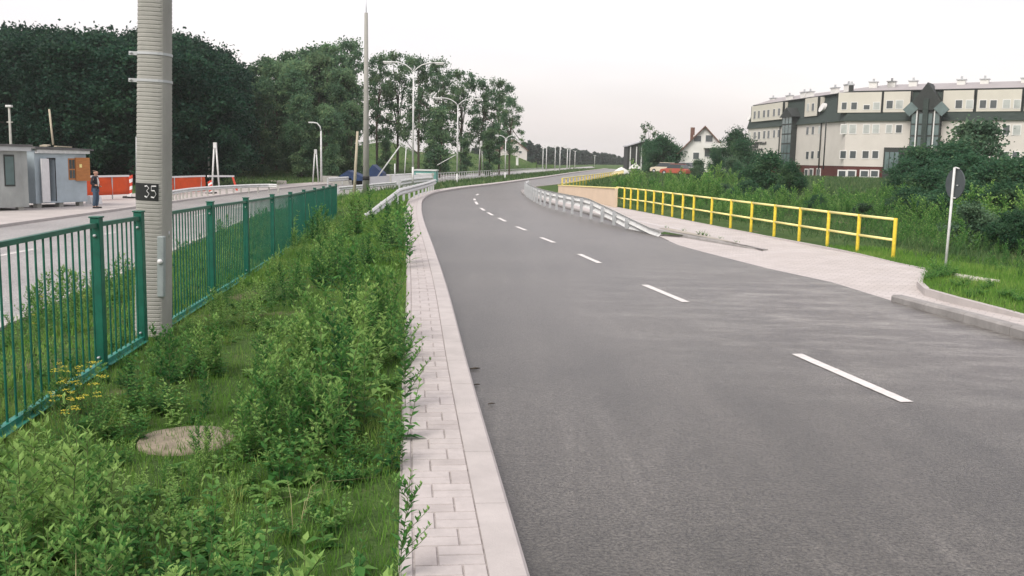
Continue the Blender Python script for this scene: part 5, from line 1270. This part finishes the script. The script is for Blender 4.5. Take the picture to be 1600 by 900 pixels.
# ------------------------------------------------------------------ weeds (near) : library of plants
def leaf(base, dirv, L_, w_, droop, rng, lobes=False):
    """5 vertices folded leaf -> 4 tris (kept as quads of 2) returned as verts, tri indices"""
    d = np.array(dirv, float); d /= np.linalg.norm(d); up = np.array([0, 0, 1.]); s = np.cross(d, up); s /= (np.linalg.norm(s)+1e-6); u = np.cross(s, d)
    b0 = np.array(base); m1 = b0+d*L_*.45-u*0; tip = b0+d*L_-np.array([0, 0, droop*L_])
    m1 = m1-np.array([0, 0, droop*L_*.25])
    l = m1+s*w_*.5+u*w_*.16; r_ = m1-s*w_*.5+u*w_*.16
    return [b0, l, m1, r_, tip], [(0, 2, 1), (0, 3, 2), (1, 2, 4), (2, 3, 4)]
def lib_plant(kind, seed):
    rng = np.random.default_rng(seed); V = []; T = []; tint = []; mi = []
    def addl(vs, ts, tn_, m=0):
        n = len(V); V.extend(vs); T.extend([(a+n, b_+n, c+n) for a, b_, c in ts]); tint.extend([tn_]*len(vs)); mi.extend([m]*len(ts))
    def stem(p0, p1, r_=.003):
        p0 = np.array(p0); p1 = np.array(p1); vs = [p0+[r_, 0, 0], p0+[-r_*.5, r_*.87, 0], p0+[-r_*.5, -r_*.87, 0], p1+[r_*.6, 0, 0], p1+[-r_*.3, r_*.5, 0], p1+[-r_*.3, -r_*.5, 0]]
        addl(vs, [(0, 1, 4), (0, 4, 3), (1, 2, 5), (1, 5, 4), (2, 0, 3), (2, 3, 5)], .5, 1)
    def shoot(p0, d, L_, nn, l0, l1, wr, dr, ang=.6):
        d = np.array(d, float); d /= np.linalg.norm(d); p0 = np.array(p0); p1 = p0+d*L_; stem(p0, p1, .0035)
        for i in range(nn):
            t_ = (i+.7)/nn; q = p0+d*L_*t_; L2_ = l0+(l1-l0)*t_; az = i*1.4+rng.uniform(-.3, .3)
            for s in (0, np.pi):
                el = ang+.5*t_+rng.uniform(-.25, .25); dv = np.array([math.cos(az+s)*math.cos(el), math.sin(az+s)*math.cos(el), math.sin(el)])+d*.15
                addl(*leaf(q, dv, L2_*rng.uniform(.8, 1.2), L2_*wr*rng.uniform(.85, 1.15), dr*rng.uniform(.5, 1.5), rng), float(np.clip(.25+.5*t_+rng.normal(0, .12), 0, 1)))
        return p1
    if kind == 'nettle':
        for k in range(rng.integers(3, 6)):
            shoot((rng.uniform(-.08, .08), rng.uniform(-.08, .08), 0), (rng.uniform(-.3, .3), rng.uniform(-.3, .3), 1), rng.uniform(.3, .6), 9, .13, .06, .46, .35, .2)
    if kind == 'mugwort':
        h = rng.uniform(.5, .75); d = np.array([rng.uniform(-.12, .12), rng.uniform(-.12, .12), 1.]); shoot((0, 0, 0), d, h, 14, .13, .06, .34, .25, .45)
        for i in range(9):
            t_ = .15+.75*i/9; a = rng.uniform(0, 6.28); shoot(d*h*t_, (math.cos(a), math.sin(a), 1.1), .24*(1.15-t_)+.05, 7, .085, .04, .36, .25)
    if kind == 'goosefoot':
        for i in range(9):
            a = rng.uniform(0, 6.28); shoot((0, 0, .02), (math.cos(a)*.8, math.sin(a)*.8, rng.uniform(.5, 1.2)), rng.uniform(.18, .4), 8, .09, .045, .55, .35, .3)
    if kind == 'thistle':
        for i in range(16):
            a = rng.uniform(0, 6.28); el = rng.uniform(.3, 1.1); L_ = rng.uniform(.14, .26); q = np.array([0, 0, rng.uniform(0, .2)])
            dv = np.array([math.cos(a)*math.cos(el), math.sin(a)*math.cos(el), math.sin(el)]); s = np.cross(dv, [0, 0, 1]); s /= np.linalg.norm(s)
            tn_ = float(np.clip(.4+rng.normal(0, .15), 0, 1))
            for j in range(7):
                t_ = (j+.5)/7; b0 = q+dv*L_*t_-np.array([0, 0, .5*L_*t_*t_])
                for sg in (-1, 1): addl(*leaf(b0, dv*.7+s*sg, L_*.26*(1-t_*.5), L_*.15, .3, rng), tn_)
            addl(*leaf(q, dv, L_, L_*.10, .5, rng), tn_)
    if kind == 'dry':
        for i in range(9):
            a = rng.uniform(0, 6.28); h = rng.uniform(.25, .75); b0 = np.array([rng.uniform(-.08, .08), rng.uniform(-.08, .08), 0]); dv = np.array([math.cos(a), math.sin(a), 0]); s = np.array([-dv[1], dv[0], 0])*.0025
            p1 = b0+dv*h*.2+[0, 0, h*.6]; p2 = b0+dv*h*rng.uniform(.4, 1.0)+[0, 0, h*rng.uniform(.6, .95)]
            addl([b0-s, b0+s, p1+s, p1-s, p2], [(0, 1, 2), (0, 2, 3), (3, 2, 4)], .5, 4)
    if kind == 'broad':
        for i in range(13):
            a = rng.uniform(0, 6.28); el = rng.uniform(.25, 1.25); L_ = rng.uniform(.14, .26); addl(*leaf((0, 0, rng.uniform(0, .12)), (math.cos(a)*math.cos(el), math.sin(a)*math.cos(el), math.sin(el)), L_, L_*.36, .5, rng), float(np.clip(.55+rng.normal(0, .15), 0, 1)))
        shoot((0, 0, 0), (.1, .05, 1), rng.uniform(.3, .5), 7, .12, .05, .3, .3, .5)
    if kind == 'grass':
        for i in range(34):
            a = rng.uniform(0, 6.28); h = rng.uniform(.15, .42); b0 = np.array([rng.uniform(-.05, .05), rng.uniform(-.05, .05), 0]); dv = np.array([math.cos(a), math.sin(a), 0]); s = np.array([-dv[1], dv[0], 0])*.0035
            p1 = b0+dv*h*.15+[0, 0, h*.6]; p2 = b0+dv*h*rng.uniform(.3, .7)+[0, 0, h*rng.uniform(.7, 1)]
            addl([b0-s, b0+s, p1+s, p1-s, p2], [(0, 1, 2), (0, 2, 3), (3, 2, 4)], float(np.clip(.5+rng.normal(0, .2), 0, 1)), 2)
    if kind == 'stalk':
        d = np.array([rng.uniform(-.2, .2), rng.uniform(-.2, .2), 1.]); h = rng.uniform(.45, .8); stem((0, 0, 0), d*h, .002)
        for j in range(26):
            t_ = .6+.4*j/26; a = rng.uniform(0, 6.28); addl(*leaf(d*h*t_, (math.cos(a), math.sin(a), 1.2), .03, .012, 0, rng), .9)
        for j in range(6): a = rng.uniform(0, 6.28); addl(*leaf(d*h*rng.uniform(0, .5), (math.cos(a), math.sin(a), 1.), .12, .02, .4, rng), .6)
    if kind == 'yarrow':
        for k in range(3):
            p1 = shoot((rng.uniform(-.05, .05), rng.uniform(-.05, .05), 0), (rng.uniform(-.2, .2), rng.uniform(-.2, .2), 1), rng.uniform(.3, .5), 8, .07, .03, .25, .2)
            for j in range(12):
                q = p1+np.array([rng.uniform(-.03, .03), rng.uniform(-.03, .03), rng.uniform(0, .012)])
                r_ = .007; addl([q+[r_, 0, 0], q+[0, r_, 0.002], q+[-r_, 0, 0], q+[0, -r_, .002]], [(0, 1, 2), (0, 2, 3)], .5, 3)
    return np.array(V), np.array(T), np.array(tint), np.array(mi)
LIB = {}
for kd in ('nettle', 'mugwort', 'goosefoot', 'thistle', 'grass', 'stalk', 'yarrow', 'broad', 'dry'): LIB[kd] = [lib_plant(kd, 100+hash(kd) % 1 + i*7+len(kd)*31) for i in range(5)]
def scatter(name, items, label, cat, kind='stuff', parent=None, origin=None):
    """items: (kind, x, y, z, scale, tintshift)"""
    VV, TT, NN, MM = [], [], [], []; n = 0; rng = np.random.default_rng(len(items))
    for kd, x, y, z, s, ts in items:
        V, T, tn_, mi = LIB[kd][rng.integers(0, 5)]; a = rng.uniform(0, 6.28); c, s_ = math.cos(a), math.sin(a)
        Rm = np.array([[c, -s_, 0], [s_, c, 0], [0, 0, 1]]); W_ = (V*s) @ Rm.T+[x, y, z]
        VV.append(W_); TT.append(T+n); NN.append(tn_+ts); MM.append(mi); n += len(V)
    return fast_mesh(name, np.concatenate(VV), np.concatenate(TT), ['weed_leaf', 'stem', 'grass_leaf', 'petal', 'straw'], np.concatenate(NN), np.concatenate(MM), parent, kind=kind, label=label, cat=cat)
# zone: between fence and strip
fx = np.array([(p.y, p.x) for p in fence_pts]); sx = np.array([(p.y, p.x) for p in strip_in if p.y < 70]); lx = np.array([(p.y, p.x) for p in LN if p.y < 80])
def fence_x(y): return np.interp(y, fx[:, 0], fx[:, 1])
def strip_x(y): return np.interp(y, sx[:, 0], sx[:, 1])
def lnx(y): return np.interp(y, lx[:, 0], lx[:, 1])
# clear patches in world: (x,y,rx,ry)
def patch(px, py, rx, ry): p = G(px, py, -.05); return (p.x, p.y, rx, ry)
clear = [patch(292, 690, .36, .5), patch(548, 475, .75, 2.2), patch(480, 400, .5, 1.4), patch(400, 560, .35, .6), patch(150, 760, .3, .3), patch(440, 640, .3, .5), patch(600, 350, .5, 2.5), patch(330, 610, .3, .5), patch(585, 790, .22, .35), patch(560, 640, .15, .3)]
def cleared(x, y): return any(((x-a)/c)**2+((y-b_)/d)**2 < 1 for a, b_, c, d in clear)
rngw = np.random.default_rng(77)
def vnoise(x, y, s): return .5+.5*math.sin(x*s+1.3*math.sin(y*s*.7+.4))*math.cos(y*s*.9+1.1*math.sin(x*s*.6))
items = []; y = 2.4
for (ya, yb, dens, sc_w) in ((2.4, 7.5, 80, .95), (7.5, 14, 38, 1.0), (14, 24, 22, 1.1), (24, 40, 13, 1.3), (40, 56, 7, 1.2)):
    area = 0
    for i in range(int(dens*(yb-ya)*6)):
        y = rngw.uniform(ya, yb); x = rngw.uniform(-7.5, .2)
        if ya >= 7.5: x = rngw.uniform(-8.5 if ya < 24 else -11, -.3)
        xf, xs = fence_x(y), strip_x(y)
        if not (xf-.3 < x < xs-.03) or cleared(x, y): continue
        if dens*6/8.3 < rngw.uniform(0, dens): continue
        df = x-xf; ds = xs-x
        if ds < .05+.28*max(0, math.sin(y*1.9+.6)*math.cos(y*.83)): continue
        z = gz1(x, y)
        v = vnoise(x, y, 1.7)
        h = .55+.5*v
        if y < 9 and abs(x-clear[0][0]) < .5 and clear[0][1]-1.3 < y < clear[0][1]: h *= .55
        h *= min(1, (.28 if y > 9 else .45)+.55*max(0, df)) if y < 23 else 1
        if y < 7.4 and ds < .32 and rngw.uniform() < .7: continue
        # low zone around the slab, tall clumps along the strip
        if y < 12.5 and abs(x+2.0) < .6 and 4.8 < y < 9 : h *= .8
        if y > 32: h *= .42
        if ds < .7 and (6.5 < y < 11.5 or y > 18): h *= 1.2
        if 24 < y < 32 : h *= 1.2
        u = rngw.uniform()
        if rngw.uniform() < .006: items.append(('dry', x, y, z-.01, rngw.uniform(.5, 1), 0)); continue
        if v > .62: kd = 'mugwort' if u < .45 else ('nettle' if u < .72 else ('broad' if u < .93 else 'stalk'))
        elif v > .35: kd = 'nettle' if u < .30 else ('goosefoot' if u < .5 else ('broad' if u < .68 else ('mugwort' if u < .85 else ('thistle' if u < .93 else 'stalk'))))
        else: kd = 'thistle' if u < .24 else ('goosefoot' if u < .42 else ('grass' if u < .80 else ('broad' if u < .92 else 'stalk')))
        items.append((kd, x, y, z-.01, h*sc_w*rngw.uniform(.6, 1.3), (vnoise(x+5, y, 1.1)-.45)*.75+rngw.normal(0, .17)))
for i in range(14):
    p = G(rngw.uniform(90, 160), rngw.uniform(630, 700), 0); items.append(('yarrow', p.x, p.y, -.02, .8, 0))
scatter('weeds', items, 'thick green nettles and weeds filling the near median', 'weeds')
# the lower plants between the fence and far carriageway
items = []
for i in range(5200):
    y = rngw.uniform(5, 58); x = rngw.uniform(-12, -2)
    if not (lnx(y)+.15 < x < fence_x(y)-.1): continue
    v = vnoise(x, y, 1.1); u = rngw.uniform()
    if y < 22 and v < .3 and u < .5: continue
    near_road = x-lnx(y) < 1.6 and y < 18
    kd = 'grass' if u < .30 and not near_road else ('mugwort' if u < .55 else ('goosefoot' if u < .8 else 'nettle'))
    if near_road and u > .88: kd = 'yarrow'
    s = (.9 if near_road else .6)*(.6+.6*v)*(1 if y < 20 else 1.2)
    items.append((kd, x, y, gz1(x, y)-.01, s*rngw.uniform(.8, 1.2), (v-.5)*.3+.1))
scatter('weeds_behind_fence', items, 'lower weeds and yellow flowers behind the green fence', 'weeds')
# short grass
def grass(name, pts, h, label, wdt=.004, mat='grass_leaf', lean=.5, tint0=.45):
    pts = np.asarray(pts); n = len(pts); z = gz(pts); rng = np.random.default_rng(n); a = rng.uniform(0, 6.28, n); hh = h*rng.uniform(.5, 1.3, n); w_ = wdt*rng.uniform(.7, 1.3, n)
    b0 = np.stack([pts[:, 0], pts[:, 1], z-.005], 1); s = np.stack([np.cos(a)*w_, np.sin(a)*w_, 0*a], 1); dv = rng.normal(0, lean*.5, (n, 2)); 
    tip = b0+np.stack([dv[:, 0]*hh, dv[:, 1]*hh, hh], 1)
    V = np.stack([b0-s, b0+s, tip], 1).reshape(-1, 3); T = np.arange(3*n).reshape(n, 3)
    tn_ = np.repeat(tint0+.2*np.sin(pts[:, 0]*2.1)*np.cos(pts[:, 1]*1.3)+rng.normal(0, .15, n), 3)
    return fast_mesh(name, V, T, [mat], tn_, kind='stuff', label=label, cat='grass')
pts = []
for (ya, yb, N_) in ((2.3, 8, 70000), (8, 16, 60000), (16, 34, 50000), (34, 60, 26000)):
    y = rngw.uniform(ya, yb, N_); x = rngw.uniform(-9.5, .3, N_); m_ = (x < strip_x(y)-.01) & (x > fence_x(y)-.4); pts.append(np.stack([x[m_], y[m_]], 1))
p1 = pts[0]; grass('short_grass', np.concatenate(pts[:2]), .085, 'short grass under the weeds of the near median', .0035)
grass('short_grass_farther', np.concatenate(pts[2:]), .14, 'grass of the farther median toward the crash barriers', .012)
y = rngw.uniform(5, 60, 60000); x = rngw.uniform(-12, -2, 60000); m_ = (x > lnx(y)+.1) & (x < fence_x(y)-.3)
grass('grass_behind_fence', np.stack([x[m_], y[m_]], 1), .13, 'grass between the green fence and the far carriageway', .009)
# right side verge grass near the sign
edx = np.array([(p.x, p.y) for p in ED]); rpp = [(p.x, p.y) for p in rp_poly]; rdp = [(p.x, p.y) for p in road_poly]
def grass_zone(n, x0, x1, y0, y1):
    q = np.stack([rngw.uniform(x0, x1, n), rngw.uniform(y0, y1, n)], 1)
    return q[~in_poly(q, rpp) & ~in_poly(q, rdp)]
q = grass_zone(90000, 6.5, 15, 9, 24)
grass('verge_grass', q[q[:, 0] > 6.4], .10, 'bright short grass inside the curved kerb by the road sign', .007, tint0=.40)
# tall rough field growth on the right
q = grass_zone(90000, 4, 42, 20, 62); q = q[(q[:, 0]-4) > (62-q[:, 1])*.05]
ok = q[:, 0] > np.interp(q[:, 1], [20, 24, 35, 44, 60, 70], [8.6, 8.8, 6.9, 5.2, 4.2, 4.0])
q = q[ok]; q = q[rngw.uniform(size=len(q)) < np.clip((q[:, 0]-np.interp(q[:, 1], [20, 35, 44, 62], [8.5, 6.6, 4.8, 3.6]))/2, .12, 1)]
grass('field_growth', q[::2], .38, 'tall rough grass and weeds of the field right of the railing', .013, 'field_leaf', .9)
items = []
for i in range(5200):
    y = rngw.uniform(13, 62); x = rngw.uniform(5, 34)
    x0 = np.interp(y, [13, 20, 24, 35, 44, 60], [9.8, 9.2, 9.8, 7.8, 6.0, 5])
    if x < x0: continue
    v = vnoise(x, y, .7); u = rngw.uniform()
    w2 = vnoise(x+3, y+1, .45)
    if w2 < .35 and rngw.uniform() < .75: continue
    items.append((('mugwort' if u < .6 else 'goosefoot' if u < .8 else 'nettle'), x, y, gz1(x, y)-.02, (.35+1.3*v*w2+.35*w2)*min(1.3, .5+(x-x0)*.3)*rngw.uniform(.7, 1.4), (w2-.5)*.5))
for (px, py, s) in [(1470, 428, .9), (1462, 432, .8), (1480, 432, .8), (1455, 436, .6), (1500, 446, .6), (1530, 458, .5), (1572, 462, .7), (1590, 470, .6), (1515, 462, .4), (1545, 450, .6)]:
    for j in range(4): p = G(px+rngw.uniform(-8, 8), py+rngw.uniform(-3, 3), 0); items.append(('goosefoot', p.x, p.y, gz1(p.x, p.y), s*rngw.uniform(.7, 1.1), -.05))
for i in range(2600):
    y = rngw.uniform(50, 112); x = rngw.uniform(4, 62)
    if x < np.interp(y, [50, 60, 80, 112], [5.5, 6, 8.5, 15]) or x > y*.62: continue
    w2 = vnoise(x+3, y+1, .21)*vnoise(y, x, .5)
    if w2 < .16 or (y > 85 and x/y < .24) or (y > 78 and .29 < x/y < .41): continue
    items.append(('mugwort' if rngw.uniform() < .7 else 'goosefoot', x, y, gz1(x, y)-.05, (.9+2.3*w2)*rngw.uniform(.7, 1.3), (w2-.3)*.8))
scatter('field_weeds', items, 'tall green weeds growing in the field behind the road sign', 'weeds')
# slope beyond the railing
q = np.stack([rngw.uniform(6, 60, 80000), rngw.uniform(55, 135, 80000)], 1); q = q[(q[:, 0] > np.interp(q[:, 1], [55, 80, 110, 135], [3.5, 6, 11, 16]))]; q = q[~in_poly(q, rdp) & ~in_poly(q, rpp)]
grass('meadow_grass', q, .45, 'rough meadow between the far road and the office building', .07, 'field_leaf', .9)
q = np.stack([rngw.uniform(-40, 24, 60000), rngw.uniform(60, 230, 60000)], 1); lrp = [(p.x, p.y) for p in lr_poly]; lpp = [(p.x, p.y) for p in lp_poly]; spp = [(p.x, p.y) for p in strip_poly]
q = q[~in_poly(q, rdp) & ~in_poly(q, lrp) & ~in_poly(q, lpp) & ~in_poly(q, spp)]; q = q[q[:, 0] < np.interp(q[:, 1], [60, 107, 160, 230], [-3, 4.5, 12, 20])]
grass('far_grass', q, .30, 'grassy rise and hedge strip beyond the road bend', .06, 'field_leaf', .9, .5)
# island weeds
items = []
for (px, py, s) in [(1098, 372, .5), (1092, 371, .45), (1104, 373, .35), (1067, 365, .3), (1040, 360, .3), (1125, 377, .25), (1150, 383, .25)]:
    p = G(px, py-4, -.04); items.append(('goosefoot', p.x, p.y, -.04, s, .1)); items.append(('grass', p.x+.1, p.y+.05, -.04, s*.6, .1))
scatter('island_weeds', items, 'small weeds growing on the kerb island before the sloping barrier end', 'weeds')

# stand-out single weeds
def single(kd, px, py, s, label, z=-.02):
    V, T, tn_, mi = LIB[kd][random.randrange(5)]; p = G(px, py, z); g = empty('tall_weed', p, label, 'weed', 'single weeds leaning over the paved strip')
    m0 = mi != 1
    for nm, mk, mt in (('foliage', m0, ['weed_leaf', 'stem', 'grass_leaf', 'petal', 'straw']), ('stem', ~m0, ['weed_leaf', 'stem', 'grass_leaf', 'petal', 'straw'])):
        if mk.sum() == 0: continue
        T2 = T[mk]; idx, inv = np.unique(T2, return_inverse=True); fast_mesh(nm, V[idx]*s, inv.reshape(-1, 3), mt, tn_[idx], mi[mk], g)
single('mugwort', 633, 640, 1.15, 'leafy weed bending over the paved strip beside the tall clump')
single('mugwort', 622, 905, .80, 'slim upright weed at the lower edge of the paved strip')
single('mugwort', 628, 725, .55, 'short weed leaning on the paved strip below the tall clump')
single('mugwort', 630, 600, 1.0, 'dark leafed weed topmost on the paved strip edge')
single('stalk', 500, 720, 1.25, 'pale seed headed stalk in the middle of the weeds')
single('nettle', 618, 690, 1.0, 'small nettle between the two leaning weeds')
single('mugwort', 640, 412, 1.9, 'bushy weed spreading over the paved strip near the fence end', -.02)
single('mugwort', 630, 420, 1.8, 'bushy weed left of the one spreading over the paved strip', -.02)

# concrete slab lying in the weeds
p = G(292, 688, -.05); p.z = gz1(p.x, p.y)+.02
mb = MB(); n = 36; vs = []; rr = random.Random(4); rads = [rr.uniform(.97, 1.02) for _ in range(n)]
for r_, z in ((.335, -.08), (.34, -.005), (.33, .006), (.18, .012), (.02, .014)):
    vs += [(r_*rads[k]*math.cos(2*math.pi*k/n), r_*rads[k]*math.sin(2*math.pi*k/n), z) for k in range(n)]
fs = [(j*n+k, j*n+(k+1) % n, (j+1)*n+(k+1) % n, (j+1)*n+k) for j in range(4) for k in range(n)]+[tuple(4*n+k for k in range(n))]
pmat('slab', (.26, .22, .165), .95, .35, 6, .9, bscale=22)
mb.add(vs, fs, 0, True); o_ = mb.build('manhole_slab', 'slab', label='round worn concrete slab lying among the weeds', cat='slab'); o_.location = p
# small litter on the road edge
for (px, py, s, lab) in ((742, 578, .05, 'dark twig on the asphalt beside the kerb'), (745, 603, .03, 'tiny pebble near the dark twig'), (768, 633, .03, 'lone pebble on the asphalt below the twig')):
    q_ = G(px, py, -.118); mb = MB(); mb.tube([(-s, 0, .01), (0, s*.3, .014), (s, s*.8, .01)], [s*.15, s*.25, s*.1], 6); o_ = mb.build('twig', 'bark', label=lab, cat='twig'); o_.location = q_
# trampled soil spots
